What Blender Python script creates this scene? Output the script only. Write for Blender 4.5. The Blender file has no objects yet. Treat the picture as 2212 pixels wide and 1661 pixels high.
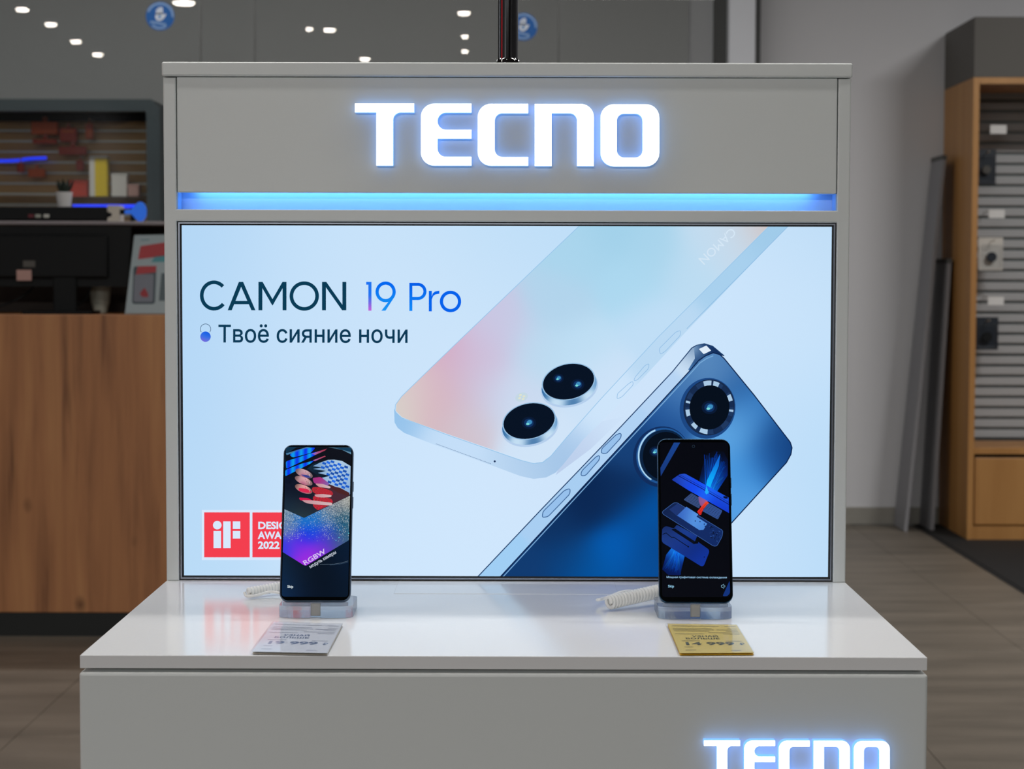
import bpy, bmesh, math, random
from mathutils import Vector, Matrix
from mathutils.geometry import tessellate_polygon, delaunay_2d_cdt
random.seed(7)
S = bpy.context.scene
COL = bpy.context.collection

# ------------------------------------------------------------------ camera
HC = 0.90                                   # counter-top height
F, PITCH, ROLL, YAW = 4200.0, 0.0536, 0.0024, -0.0019
CAMP = Vector((0.011, -2.275, HC + 0.3545))
_r = Vector((math.cos(YAW), -math.sin(YAW), 0)); _f = Vector((math.sin(YAW), math.cos(YAW), 0)); _z = Vector((0, 0, 1))
FWD = math.cos(PITCH)*_f - math.sin(PITCH)*_z
DWN = -math.sin(PITCH)*_f - math.cos(PITCH)*_z
CX = math.cos(ROLL)*_r - math.sin(ROLL)*DWN
CD = math.sin(ROLL)*_r + math.cos(ROLL)*DWN
cam = bpy.data.cameras.new('camera'); co = bpy.data.objects.new('camera', cam); COL.objects.link(co)
M = Matrix.Identity(4)
for i in range(3):
    M[i][0] = CX[i]; M[i][1] = -CD[i]; M[i][2] = -FWD[i]; M[i][3] = CAMP[i]
co.matrix_world = M
cam.sensor_fit = 'HORIZONTAL'; cam.sensor_width = 36.0; cam.lens = F/2212*36.0
cam.clip_start = .05; cam.clip_end = 100
cam.dof.use_dof = True; cam.dof.focus_distance = 2.15; cam.dof.aperture_fstop = 12.0
S.camera = co
S.view_settings.view_transform = 'Standard'; S.view_settings.look = 'None'
S.view_settings.exposure = 0.0; S.view_settings.gamma = 1.0; S.view_settings.use_curve_mapping = False

def ray(u, v):
    return (FWD*F + CX*(u-1106) + CD*(v-830.5)).normalized()
def meas(u, v, axis, val):                   # where a measured point of the photograph lies on a real plane
    d = ray(u, v); t = (val - CAMP[axis])/d[axis]
    return CAMP + d*t
def at(u, v, y): return meas(u, v, 1, y)
def onplane(u, v, P0, N):
    d = ray(u, v); return CAMP + d*((P0-CAMP).dot(N)/d.dot(N))

# ------------------------------------------------------------------ world and ceiling lights
w = bpy.data.worlds.new('world'); S.world = w; w.use_nodes = True
w.node_tree.nodes['Background'].inputs[0].default_value = (.5, .55, .6, 1)
w.node_tree.nodes['Background'].inputs[1].default_value = .05
CEIL = 3.6
def area(loc, sx, sy, power, col=(1, .99, .975), tgt=None, spread=180):
    l = bpy.data.lights.new('ceiling_luminaire_light', 'AREA'); l.shape = 'RECTANGLE'; l.size = sx; l.size_y = sy
    l.energy = power; l.color = col; l.spread = math.radians(spread)
    o = bpy.data.objects.new('ceiling_luminaire_light', l); COL.objects.link(o); o.location = loc
    if tgt is not None:
        o.rotation_euler = (Vector(tgt)-Vector(loc)).to_track_quat('-Z', 'Y').to_euler()
    return o
LUM = [(0.2, 0.80, 5.4, .12, 56), (0.2, -0.42, 5.4, .14, 13), (-1.6, 5.75, 4.4, .12, 48), (3.5, 4.4, 1.0, .12, 92), (-1.4, -9.6, 5.0, .14, 800)]  # those over the wooden counter and far in front are added fill lights
for (x, y, sx, sy, p) in LUM:
    area((x, y, CEIL-.075), sx, sy, p)

# ------------------------------------------------------------------ materials
def s2l(c):
    return tuple(((x/255)/12.92 if x/255 <= .04045 else ((x/255+.055)/1.055)**2.4) for x in c)
def nt(name):
    m = bpy.data.materials.new(name); m.use_nodes = True
    t = m.node_tree; return m, t, t.nodes, t.links, t.nodes['Principled BSDF']
def plain(name, rgb, rough=.5, metal=0, spec=.5, noise=0, nscale=40, bump=0, emit=None, estr=0, coat=0, lin=False):
    m, t, N, L, b = nt(name)
    c = rgb if lin else s2l(rgb)
    b.inputs['Base Color'].default_value = (*c, 1); b.inputs['Roughness'].default_value = rough
    b.inputs['Metallic'].default_value = metal; b.inputs['Specular IOR Level'].default_value = spec
    b.inputs['Coat Weight'].default_value = coat
    if emit: b.inputs['Emission Color'].default_value = (*s2l(emit), 1); b.inputs['Emission Strength'].default_value = estr
    if noise or bump:
        tc = N.new('ShaderNodeTexCoord'); n = N.new('ShaderNodeTexNoise'); n.inputs['Scale'].default_value = nscale; n.inputs['Detail'].default_value = 6
        L.new(tc.outputs['Object'], n.inputs['Vector'])
        if noise:
            r = N.new('ShaderNodeValToRGB'); L.new(n.outputs['Fac'], r.inputs[0])
            r.color_ramp.elements[0].position = .3; r.color_ramp.elements[1].position = .7
            r.color_ramp.elements[0].color = (*[x*(1-noise) for x in c], 1); r.color_ramp.elements[1].color = (*[min(1, x*(1+noise)) for x in c], 1)
            L.new(r.outputs[0], b.inputs['Base Color'])
        if bump:
            bp = N.new('ShaderNodeBump'); bp.inputs['Strength'].default_value = bump; bp.inputs['Distance'].default_value = .002
            L.new(n.outputs['Fac'], bp.inputs['Height']); L.new(bp.outputs[0], b.inputs['Normal'])
    return m
def emitcol(name, strength=1.0, gloss=False):           # backlit print / screen: colours come from the artwork's own colour attribute
    m, t, N, L, b = nt(name)
    a = N.new('ShaderNodeAttribute'); a.attribute_name = 'Col'
    b.inputs['Base Color'].default_value = (.004, .004, .005, 1)
    b.inputs['Roughness'].default_value = .08 if gloss else .6
    b.inputs['Specular IOR Level'].default_value = .14 if gloss else 0.0
    L.new(a.outputs['Color'], b.inputs['Emission Color']); b.inputs['Emission Strength'].default_value = strength
    return m
def printcol(name, rough=.5):                           # ordinary ink: colour attribute as base colour
    m, t, N, L, b = nt(name)
    a = N.new('ShaderNodeAttribute'); a.attribute_name = 'Col'
    L.new(a.outputs['Color'], b.inputs['Base Color']); b.inputs['Roughness'].default_value = rough
    return m
def emissive(name, rgb, st):
    m, t, N, L, b = nt(name)
    b.inputs['Base Color'].default_value = (*s2l(rgb), 1); b.inputs['Emission Color'].default_value = (*s2l(rgb), 1); b.inputs['Emission Strength'].default_value = st
    return m
def thinglass(name, tint=(1, 1, 1), ior=1.75, rough=0.0, graz=.9):
    m, t, N, L, b = nt(name); N.remove(b)
    tr = N.new('ShaderNodeBsdfTransparent'); tr.inputs[0].default_value = (*tint, 1)
    g = N.new('ShaderNodeBsdfGlossy'); g.inputs['Roughness'].default_value = rough
    lw = N.new('ShaderNodeLayerWeight'); pw = N.new('ShaderNodeMath'); pw.operation = 'POWER'; pw.inputs[1].default_value = 5
    L.new(lw.outputs['Facing'], pw.inputs[0]); f0 = ((ior-1)/(ior+1))**2
    fr = N.new('ShaderNodeMath'); fr.operation = 'MULTIPLY_ADD'; fr.inputs[1].default_value = graz; fr.inputs[2].default_value = f0; L.new(pw.outputs[0], fr.inputs[0])
    mx = N.new('ShaderNodeMixShader'); L.new(fr.outputs[0], mx.inputs[0]); L.new(tr.outputs[0], mx.inputs[1]); L.new(g.outputs[0], mx.inputs[2])
    L.new(mx.outputs[0], N['Material Output'].inputs['Surface']); return m
def acrylic(name):
    m, t, N, L, b = nt(name); N.remove(b)
    tr = N.new('ShaderNodeBsdfTransparent'); tr.inputs[0].default_value = (.93, .96, .98, 1)
    g = N.new('ShaderNodeBsdfGlass'); g.inputs['Roughness'].default_value = .0; g.inputs['IOR'].default_value = 1.49; g.inputs['Color'].default_value = (.84, .86, .89, 1)
    mx = N.new('ShaderNodeMixShader'); mx.inputs[0].default_value = .6; L.new(tr.outputs[0], mx.inputs[1]); L.new(g.outputs[0], mx.inputs[2])
    df = N.new('ShaderNodeBsdfDiffuse'); df.inputs[0].default_value = (.5, .52, .56, 1); m2 = N.new('ShaderNodeMixShader'); m2.inputs[0].default_value = .16
    L.new(mx.outputs[0], m2.inputs[1]); L.new(df.outputs[0], m2.inputs[2]); mx = m2
    L.new(mx.outputs[0], N['Material Output'].inputs['Surface']); return m
def wood(name, dark, mid, light, scale=1.0, knots=True, gloss=.5):
    m, t, N, L, b = nt(name)
    tc = N.new('ShaderNodeTexCoord'); mp = N.new('ShaderNodeMapping'); mp.inputs['Scale'].default_value = (9*scale, 9*scale, .55*scale)
    L.new(tc.outputs['Object'], mp.inputs['Vector'])
    n = N.new('ShaderNodeTexNoise'); n.inputs['Scale'].default_value = 1.6; n.inputs['Detail'].default_value = 8; n.inputs['Roughness'].default_value = .55; n.inputs['Distortion'].default_value = .35
    L.new(mp.outputs[0], n.inputs['Vector'])
    r = N.new('ShaderNodeValToRGB'); L.new(n.outputs['Fac'], r.inputs[0])
    e = r.color_ramp.elements; e[0].position = .28; e[0].color = (*s2l(dark), 1); e[1].position = .72; e[1].color = (*s2l(light), 1)
    x = e.new(.5); x.color = (*s2l(mid), 1)
    out = r.outputs[0]
    if knots:
        mp2 = N.new('ShaderNodeMapping'); mp2.inputs['Scale'].default_value = (7.0, 0.0, 4.4); mp2.inputs['Location'].default_value = (.33, .1, .41)
        L.new(tc.outputs['Object'], mp2.inputs['Vector'])
        n2 = N.new('ShaderNodeTexNoise'); n2.inputs['Scale'].default_value = 2.2; n2.inputs['Detail'].default_value = 2
        mxv = N.new('ShaderNodeMixRGB'); mxv.inputs[0].default_value = .12
        L.new(mp2.outputs[0], n2.inputs['Vector']); L.new(mp2.outputs[0], mxv.inputs[1]); L.new(n2.outputs['Color'], mxv.inputs[2])
        v = N.new('ShaderNodeTexVoronoi'); v.inputs['Scale'].default_value = 1.0; L.new(mxv.outputs[0], v.inputs['Vector'])
        kr = N.new('ShaderNodeValToRGB'); L.new(v.outputs['Distance'], kr.inputs[0])
        kr.color_ramp.elements[0].position = .03; kr.color_ramp.elements[0].color = (.3, .25, .22, 1); kr.color_ramp.elements[1].position = .15; kr.color_ramp.elements[1].color = (1, 1, 1, 1)
        mu = N.new('ShaderNodeMixRGB'); mu.blend_type = 'MULTIPLY'; mu.inputs[0].default_value = 1
        L.new(out, mu.inputs[1]); L.new(kr.outputs[0], mu.inputs[2]); out = mu.outputs[0]
        # long dark cracks along the grain
        mp3 = N.new('ShaderNodeMapping'); mp3.inputs['Scale'].default_value = (26, 26, 1.3); L.new(tc.outputs['Object'], mp3.inputs['Vector'])
        n3 = N.new('ShaderNodeTexNoise'); n3.inputs['Scale'].default_value = 1.1; n3.inputs['Detail'].default_value = 3; L.new(mp3.outputs[0], n3.inputs['Vector'])
        cr = N.new('ShaderNodeValToRGB'); L.new(n3.outputs['Fac'], cr.inputs[0])
        cr.color_ramp.elements[0].position = .25; cr.color_ramp.elements[0].color = (.5, .46, .42, 1); cr.color_ramp.elements[1].position = .37; cr.color_ramp.elements[1].color = (1, 1, 1, 1)
        mu2 = N.new('ShaderNodeMixRGB'); mu2.blend_type = 'MULTIPLY'; mu2.inputs[0].default_value = 1
        L.new(out, mu2.inputs[1]); L.new(cr.outputs[0], mu2.inputs[2]); out = mu2.outputs[0]
    L.new(out, b.inputs['Base Color']); b.inputs['Roughness'].default_value = gloss
    return m
def tilemat(name):
    m, t, N, L, b = nt(name)
    tc = N.new('ShaderNodeTexCoord'); oi = N.new('ShaderNodeObjectInfo'); geo = N.new('ShaderNodeNewGeometry')
    mp = N.new('ShaderNodeMapping'); mp.inputs['Scale'].default_value = (.9, 4.5, 1); L.new(geo.outputs['Position'], mp.inputs['Vector'])
    n = N.new('ShaderNodeTexNoise'); n.inputs['Scale'].default_value = 1.5; n.inputs['Detail'].default_value = 7; n.inputs['Roughness'].default_value = .6
    L.new(mp.outputs[0], n.inputs['Vector'])
    r = N.new('ShaderNodeValToRGB'); L.new(n.outputs['Fac'], r.inputs[0])
    e = r.color_ramp.elements; e[0].position = .3; e[0].color = (*s2l((92, 85, 75)), 1); e[1].position = .7; e[1].color = (*s2l((124, 114, 102)), 1)
    L.new(r.outputs[0], b.inputs['Base Color']); b.inputs['Roughness'].default_value = .45
    return m

MAT = dict(
    white=plain('white_paint', (222, 227, 226), .42, bump=.03, nscale=900),
    whitetop=plain('white_laminate', (236, 237, 238), .13, spec=.12, bump=.02, nscale=300),
    shadowgap=plain('shadow_gap_board', (150, 152, 148), .6),
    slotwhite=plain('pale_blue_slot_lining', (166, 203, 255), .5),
    chrome=plain('chrome', (190, 192, 196), .05, metal=1),
    alu=plain('brushed_aluminium', (150, 156, 168), .3, metal=1),
    gasket=plain('black_rubber', (14, 18, 22), .5),
    wallgrey=plain('grey_wall_paint', (206, 206, 209), .8, bump=.08, nscale=120),
    wallback=plain('grey_wall_panel', (148, 148, 147), .6),
    ceil=plain('grey_ceiling_paint', (84, 84, 86), .9), wallside=plain('dark_shop_wall_paint', (74, 74, 76), .9),
    pillar=plain('pale_grey_paint', (226, 228, 234), .6),
    darkgrey=plain('dark_grey_joint_and_shade', (84, 85, 84), .7),
    tile=tilemat('stone_floor_tile'), grout=plain('floor_grout', (78, 72, 64), .9),
    baset=plain('grey_tile_baseboard', (142, 139, 131), .5, noise=.12, nscale=6),
    oak=wood('knotty_oak', (140, 90, 56), (180, 122, 77), (200, 143, 92)),
    beech=wood('beech_laminate', (166, 116, 62), (178, 128, 72), (190, 140, 82), .7, False, .45),
    plinth=plain('black_plinth', (22, 25, 24), .6), black=plain('black_plastic', (8, 11, 13), .55, spec=.25),
    blackm=plain('matt_black_plastic', (11, 15, 17), .6, spec=.25),
    mat=plain('black_rubber_mat', (20, 20, 21), .85, bump=.3, nscale=400),
    charcoal=plain('charcoal_laminate', (88, 85, 80), .6),
    slate=plain('slate_metal', (64, 74, 78), .5),
    slat=plain('dark_brown_slat', (190, 146, 86), .45), slatm=plain('slat_rail_metal', (200, 200, 190), .4, metal=.4),
    whiteslat=plain('grey_gloss_slat', (182, 184, 186), .16), slotd=plain('slat_groove', (130, 138, 138), .45, metal=.2),
    board=plain('pale_grey_board', (138, 138, 142), .6),
    plastic_w=plain('white_plastic', (250, 250, 247), .35, spec=.5),
    cream=plain('cream_plastic', (214, 206, 190), .5),
    blueplastic=plain('glowing_blue_plastic', (40, 120, 235), .4, emit=(20, 100, 230), estr=.35),  # plastic given a glow of its own, though it is no lamp
    ylw=plain('yellow_card', (225, 195, 0), .5), yorange=plain('yellow_paper', (240, 190, 20), .5),
    red=plain('red_card', (190, 56, 34), .5), orange=plain('orange_card', (214, 92, 36), .5), pkw=plain('white_card', (216, 212, 204), .5), pkn=plain('navy_card', (24, 34, 46), .5),
    pkp=plain('pale_pink_card', (190, 150, 140), .5), pkm=plain('maroon_card', (110, 24, 40), .5),
    paper=plain('white_paper', (232, 232, 230), .6), greypaper=plain('pale_bluegrey_card', (220, 225, 232), .55), yellowcard=plain('dull_yellow_card', (222, 200, 116), .55), poster=plain('pale_poster_paper', (168, 182, 186), .6),
    sleeve=thinglass('clear_plastic_sleeve', (.985, .99, 1), 1.3, .1, .35),
    glass=thinglass('partition_glass', (.96, .97, .97), 1.6), clear=thinglass('clear_blister', (.95, .96, .97), 1.6, .05),
    acr=acrylic('clear_acrylic'), plug=plain('beige_plug', (206, 200, 190), .35, metal=.3),
    plant=plain('dark_green_leaf', (22, 36, 24), .6), pot=plain('white_ceramic', (232, 230, 228), .4),
    frost=plain('frosted_plastic', (170, 172, 160), .4), lamp=emissive('lit_lamp_lens', (255, 244, 232), 42.0), lumin=emissive('lit_luminaire', (255, 246, 236), 6.0),
    lampbody=plain('white_lamp_body', (220, 220, 220), .5),
    letterface=emissive('lit_letter_face', (236, 246, 255), 2.6), letterside=emissive('lit_letter_side', (120, 180, 255), .9),
    slotled=emissive('blue_led_strip', (146, 210, 255), 6.8), blueglow=emissive('deep_blue_glow', (30, 60, 255), 1.0),
    redpanel=emissive('red_glow_for_reflection', (200, 20, 36), .5), whitepanel=emissive('white_glow_for_reflection', (235, 240, 245), .9),
    backlit=emitcol('backlit_print', 1.0), screen=emitcol('phone_screen', 1.0, True), ink=printcol('printed_ink'),
    glassblack=plain('black_phone_glass', (4, 6, 8), .07, spec=.2),
    phone_l=plain('pearl_phone_metal', (88, 104, 124), .35, metal=.7), phone_r=plain('teal_phone_metal', (40, 72, 96), .22, metal=.85),
    stickerblue=plain('blue_sticker', (0, 78, 146), .5),
)

# ------------------------------------------------------------------ object helpers
def tag(o, label=None, cat=None, group=None, kind=None):
    if label: o['label'] = label
    if cat: o['category'] = cat
    if group: o['group'] = group
    if kind: o['kind'] = kind
    return o
def thing(name, loc, label, cat, group=None, mat=None):
    o = bpy.data.objects.new(name, None); COL.objects.link(o); o.empty_display_size = .05
    o.matrix_world = Matrix.Translation(loc) if mat is None else mat
    return tag(o, label, cat, group)
def world_of(o):
    m = o.matrix_basis.copy()
    while o.parent: o = o.parent; m = o.matrix_basis @ m
    return m
def link(name, me, mats, parent=None):
    for m in (mats if isinstance(mats, (list, tuple)) else [mats]): me.materials.append(m)
    me.name = name
    o = bpy.data.objects.new(name, me); COL.objects.link(o)
    if parent is not None: o.parent = parent
    return o
def from_bm(name, bm, mats, parent=None, smooth=None):
    """bm is in world space; the mesh is stored in its parent's frame"""
    if parent is not None: bm.transform(world_of(parent).inverted())
    bmesh.ops.recalc_face_normals(bm, faces=bm.faces[:])
    me = bpy.data.meshes.new(name)
    if smooth is not None:
        for f in bm.faces: f.smooth = True
        for e in bm.edges:
            if len(e.link_faces) == 2 and e.calc_face_angle(0) > math.radians(smooth): e.smooth = False
    bm.to_mesh(me); bm.free()
    return link(name, me, mats, parent)
def bx(bm, x0, x1, y0, y1, z0, z1, bev=0, seg=2, mi=0):
    t = bmesh.new(); bmesh.ops.create_cube(t, size=1)
    for v in t.verts:
        v.co = Vector((x0+(v.co.x+.5)*(x1-x0), y0+(v.co.y+.5)*(y1-y0), z0+(v.co.z+.5)*(z1-z0)))
    if bev: bmesh.ops.bevel(t, geom=t.edges[:], offset=bev, segments=seg, affect='EDGES', profile=.5)
    for f in t.faces: f.material_index = mi
    merge(bm, t)
def merge(bm, t):
    me = bpy.data.meshes.new('tmp'); t.to_mesh(me); t.free(); bm.from_mesh(me); bpy.data.meshes.remove(me)
def box(name, x0, x1, y0, y1, z0, z1, mat, parent=None, bev=0, seg=2):
    bm = bmesh.new(); bx(bm, x0, x1, y0, y1, z0, z1, bev, seg)
    return from_bm(name, bm, mat, parent, None)
def prism(bm, outline, holes, to3d, depth, mi_front=0, mi_side=0):
    """outline/holes in 2D; to3d(p, k) gives the 3D point at depth fraction k (0 front, 1 back)"""
    loops = [outline]+list(holes)
    flat = [p for l in loops for p in l]
    tris = tessellate_polygon([[Vector((p[0], p[1], 0)) for p in l] for l in loops])
    a = [bm.verts.new(to3d(p, 0)) for p in flat]; b = [bm.verts.new(to3d(p, 1)) for p in flat]
    for t in tris:
        try:
            f = bm.faces.new([a[i] for i in t]); f.material_index = mi_front
            f = bm.faces.new([b[i] for i in reversed(t)]); f.material_index = mi_side
        except ValueError: pass
    k = 0
    for l in loops:
        n = len(l)
        for i in range(n):
            j = (i+1) % n
            f = bm.faces.new((a[k+i], a[k+j], b[k+j], b[k+i])); f.material_index = mi_side
        k += n
def inset(l, d):
    n = len(l); A_ = sum(l[k-1][0]*l[k][1]-l[k][0]*l[k-1][1] for k in range(n)); sg = 1 if A_ > 0 else -1; out = []
    for k in range(n):
        p = Vector(l[k]); d1 = (p-Vector(l[k-1])).normalized(); d2 = (Vector(l[(k+1) % n])-p).normalized()
        n1 = Vector((-d1.y, d1.x))*sg; n2 = Vector((-d2.y, d2.x))*sg; b = (n1+n2); b = b.normalized() if b.length > 1e-4 else n1
        out.append(tuple(p+b*d/max(.4, b.dot(n1))))
    return out
def roundprism(bm, outline, to3d, depth, r, seg=3, back=True):
    '''solid with rounded front (and back) edges; to3d(p, y) with y from 0 to depth'''
    L = []
    for k in range(seg+1):
        a = math.pi/2*k/seg; L.append((inset(outline, r*(1-math.sin(a))), r*(1-math.cos(a))))
    if back: L += [(l, depth-y) for l, y in reversed(L)]
    else: L.append((outline, depth))
    rows = [[bm.verts.new(to3d(p, y)) for p in l] for l, y in L]; n = len(outline)
    for a, b in zip(rows, rows[1:]):
        for i in range(n):
            j = (i+1) % n; bm.faces.new((a[i], a[j], b[j], b[i]))
    for row, l in ((rows[0], L[0][0]), (rows[-1], L[-1][0])):
        for t in tessellate_polygon([[Vector((p[0], p[1], 0)) for p in l]]):
            try: bm.faces.new([row[i] for i in t])
            except ValueError: pass
def cyl(bm, c, r0, r1, h, n=24, axis=2, cap=True):
    t = bmesh.new(); bmesh.ops.create_cone(t, cap_ends=cap, segments=n, radius1=r0, radius2=r1, depth=h)
    R = {2: Matrix.Identity(4), 1: Matrix.Rotation(math.pi/2, 4, 'X'), 0: Matrix.Rotation(math.pi/2, 4, 'Y')}[axis]
    t.transform(Matrix.Translation(c) @ R); merge(bm, t)
def lathe(bm, c, prof, n=24):
    rings = []
    for (r, z) in prof:
        rings.append([bm.verts.new((c[0]+r*math.cos(2*math.pi*i/n), c[1]+r*math.sin(2*math.pi*i/n), c[2]+z)) for i in range(n)])
    for a, b in zip(rings, rings[1:]):
        for i in range(n):
            j = (i+1) % n; bm.faces.new((a[i], a[j], b[j], b[i]))
    bm.faces.new(rings[0][::-1]); bm.faces.new(rings[-1])
def tube(bm, pts, r, n=8):
    rings = []; up = Vector((0, 0, 1))
    for i, p in enumerate(pts):
        p = Vector(p); d = (Vector(pts[min(i+1, len(pts)-1)])-Vector(pts[max(i-1, 0)])).normalized()
        if abs(d.dot(up)) > .97: up = Vector((1, 0, 0))
        s = d.cross(up).normalized(); q = s.cross(d).normalized(); up = q
        rings.append([bm.verts.new(p+(s*math.cos(2*math.pi*k/n)+q*math.sin(2*math.pi*k/n))*r) for k in range(n)])
    for a, b in zip(rings, rings[1:]):
        for k in range(n):
            l = (k+1) % n; bm.faces.new((a[k], a[l], b[l], b[k]))
    bm.faces.new(rings[0][::-1]); bm.faces.new(rings[-1])
def arc(cx, cy, rx, ry, a0, a1, n=10):      # angles in degrees, y grows downward as in the photograph
    return [(cx+rx*math.cos(math.radians(a0+(a1-a0)*i/n)), cy+ry*math.sin(math.radians(a0+(a1-a0)*i/n))) for i in range(n+1)]
def ell(cx, cy, rx, ry, rot=0, n=40):
    c, s = math.cos(math.radians(rot)), math.sin(math.radians(rot))
    return [(cx+rx*math.cos(t)*c-ry*math.sin(t)*s, cy+rx*math.cos(t)*s+ry*math.sin(t)*c) for t in (2*math.pi*i/n for i in range(n))]
def rrect(x0, y0, x1, y1, r, n=6):
    return arc(x1-r, y0+r, r, r, -90, 0, n)+arc(x1-r, y1-r, r, r, 0, 90, n)+arc(x0+r, y1-r, r, r, 90, 180, n)+arc(x0+r, y0+r, r, r, 180, 270, n)
def rnd(pts, r, n=6):                         # polygon with rounded corners; r one number or one per corner
    out = []; m = len(pts)
    for i, p in enumerate(pts):
        rr = r[i] if isinstance(r, (list, tuple)) else r
        p = Vector(p); a = Vector(pts[i-1]); b = Vector(pts[(i+1) % m])
        if rr <= 0: out.append(tuple(p)); continue
        da = (a-p); db = (b-p); ra = min(rr, da.length*.48); rb = min(rr, db.length*.48)
        A = p+da.normalized()*ra; B = p+db.normalized()*rb
        for k in range(n+1):
            t = k/n; q = A*(1-t)**2+p*2*t*(1-t)+B*t*t; out.append(tuple(q))
    return out

_TEXT = {}
def textshape(body, bold=0.0, spacing=1.0):
    key = (body, bold, spacing)
    if key not in _TEXT:
        c = bpy.data.curves.new('txt', 'FONT'); c.body = body; c.space_character = spacing; c.resolution_u = 3; c.fill_mode = 'NONE'
        o = bpy.data.objects.new('txt', c); COL.objects.link(o)
        me = bpy.data.meshes.new_from_object(o)
        nxt = {}
        for e in me.edges: nxt.setdefault(e.vertices[0], []).append(e.vertices[1]); nxt.setdefault(e.vertices[1], []).append(e.vertices[0])
        seen = set(); loops = []
        for a in range(len(me.vertices)):
            if a in seen: continue
            lp = [a]; seen.add(a); cur = nxt[a][0] if a+1 not in nxt[a] else a+1
            while cur not in seen:
                lp.append(cur); seen.add(cur); cur = next((q for q in nxt[cur] if q not in seen), a)
            q = []
            for k in lp:
                p = me.vertices[k].co.xy
                if not q or (p-q[-1]).length > 1e-4: q.append(p.copy())
            if (q[0]-q[-1]).length < 1e-4: q.pop()
            loops.append(q)
        bpy.data.objects.remove(o); bpy.data.curves.remove(c); bpy.data.meshes.remove(me)
        sarea = lambda l: sum(l[k-1].x*l[k].y-l[k].x*l[k-1].y for k in range(len(l)))/2
        sg = 1 if sarea(max(loops, key=lambda l: abs(sarea(l)))) > 0 else -1
        out = []
        for l in loops:
            n = len(l); m_ = []
            for k in range(n):
                d1 = (l[k]-l[k-1]).normalized(); d2 = (l[(k+1) % n]-l[k]).normalized(); n1 = Vector((d1.y, -d1.x))*sg; n2 = Vector((d2.y, -d2.x))*sg
                b = n1+n2; b = b.normalized() if b.length > 1e-4 else n1
                m_.append(l[k]+b*bold/max(.5, b.dot(n1)))
            out.append(m_)
        pv = [p for l in out for p in l]; es = []; k = 0
        for l in out: es += [(k+i_, k+(i_+1) % len(l)) for i_ in range(len(l))]; k += len(l)
        r = delaunay_2d_cdt(pv, es, [], 0, 1e-6)
        fs = []
        for f in r[2]:
            g = sum((r[0][k] for k in f), Vector((0, 0)))/len(f); wn = 0
            for l in out:
                for k in range(len(l)):
                    a, b = l[k-1], l[k]
                    if (a.y <= g.y) != (b.y <= g.y):
                        if a.x+(g.y-a.y)/(b.y-a.y)*(b.x-a.x) > g.x: wn += 1 if b.y > a.y else -1
            if wn: fs.append(tuple(f))
        vs = [(p.x, p.y) for p in r[0]]
        x0 = min(v[0] for v in vs); x1 = max(v[0] for v in vs)
        _TEXT[key] = ([(v[0]-x0, v[1]) for v in vs], fs, x1-x0)
    return _TEXT[key]

class Art:
    """flat print: coloured shapes drawn in photo pixels, laid on the real plane (P0, N) in thin layers"""
    def __init__(s, fn): s.bm = bmesh.new(); s.lay = s.bm.verts.layers.float_color.new('Col'); s.fn = fn
    def put(s, vs, fs, col, layer):
        bv = []
        for p in vs:
            v = s.bm.verts.new(s.fn(p, layer)); c = col(p[0], p[1]) if callable(col) else col
            v[s.lay] = (*s2l(c), 1); bv.append(v)
        for f in fs:
            try: s.bm.faces.new([bv[i] for i in f])
            except ValueError: pass
    def poly(s, pts, col, layer, holes=(), step=None):
        loops = [pts]+list(holes); flat = [p for l in loops for p in l]
        tris = tessellate_polygon([[Vector((p[0], p[1], 0)) for p in l] for l in loops])
        if not step: s.put(flat, tris, col, layer); return
        t = bmesh.new(); bv = [t.verts.new((p[0], p[1], 0)) for p in flat]
        for f in tris:
            try: t.faces.new([bv[i] for i in f])
            except ValueError: pass
        xs = [p[0] for p in flat]; ys = [p[1] for p in flat]
        for ax, lo, hi in ((0, min(xs), max(xs)), (1, min(ys), max(ys))):
            k = lo+step
            while k < hi:
                co_ = (k, 0, 0) if ax == 0 else (0, k, 0); no = (1, 0, 0) if ax == 0 else (0, 1, 0)
                bmesh.ops.bisect_plane(t, geom=t.verts[:]+t.edges[:]+t.faces[:], plane_co=co_, plane_no=no, dist=1e-4); k += step
        bmesh.ops.triangulate(t, faces=t.faces[:])
        t.verts.index_update()
        s.put([(v.co.x, v.co.y) for v in t.verts], [[v.index for v in f.verts] for f in t.faces], col, layer); t.free()
    def line(s, pts, wd, col, layer, closed=False):
        pts = [Vector(p) for p in pts]
        if closed: pts = pts+[pts[0]]
        n = len(pts); L = []; R = []
        for i, p in enumerate(pts):
            a = pts[i-1] if i else (pts[-2] if closed else None); b = pts[i+1] if i < n-1 else (pts[1] if closed else None)
            d1 = (p-a).normalized() if a is not None else None; d2 = (b-p).normalized() if b is not None else None
            d = ((d1 or d2)+(d2 or d1)); d = d.normalized() if d.length > 1e-6 else (d1 or d2)
            nn = Vector((-d.y, d.x)); L.append(tuple(p+nn*wd/2)); R.append(tuple(p-nn*wd/2))
        vs = L+R; s.put(vs, [(i, i+1, n+i+1, n+i) for i in range(n-1)], col, layer)
    def text(s, body, x, y, width, col, layer, bold=0., rot=0., height=None, skew=0.):
        vs, fs, wd = textshape(body, bold); k = width/wd; ky = (height/.729) if height else k
        c, sn = math.cos(math.radians(rot)), math.sin(math.radians(rot))
        q = []
        for (a, b) in vs:
            a2, b2 = a*k+skew*b*ky, b*ky
            q.append((x+a2*c+b2*sn, y+a2*sn-b2*c))
        s.put(q, fs, col, layer)
    def build(s, name, mat, parent): 
        s.bm.transform(world_of(parent).inverted())
        me = bpy.data.meshes.new(name); s.bm.to_mesh(me); s.bm.free()
        return link(name, me, mat, parent)
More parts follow.
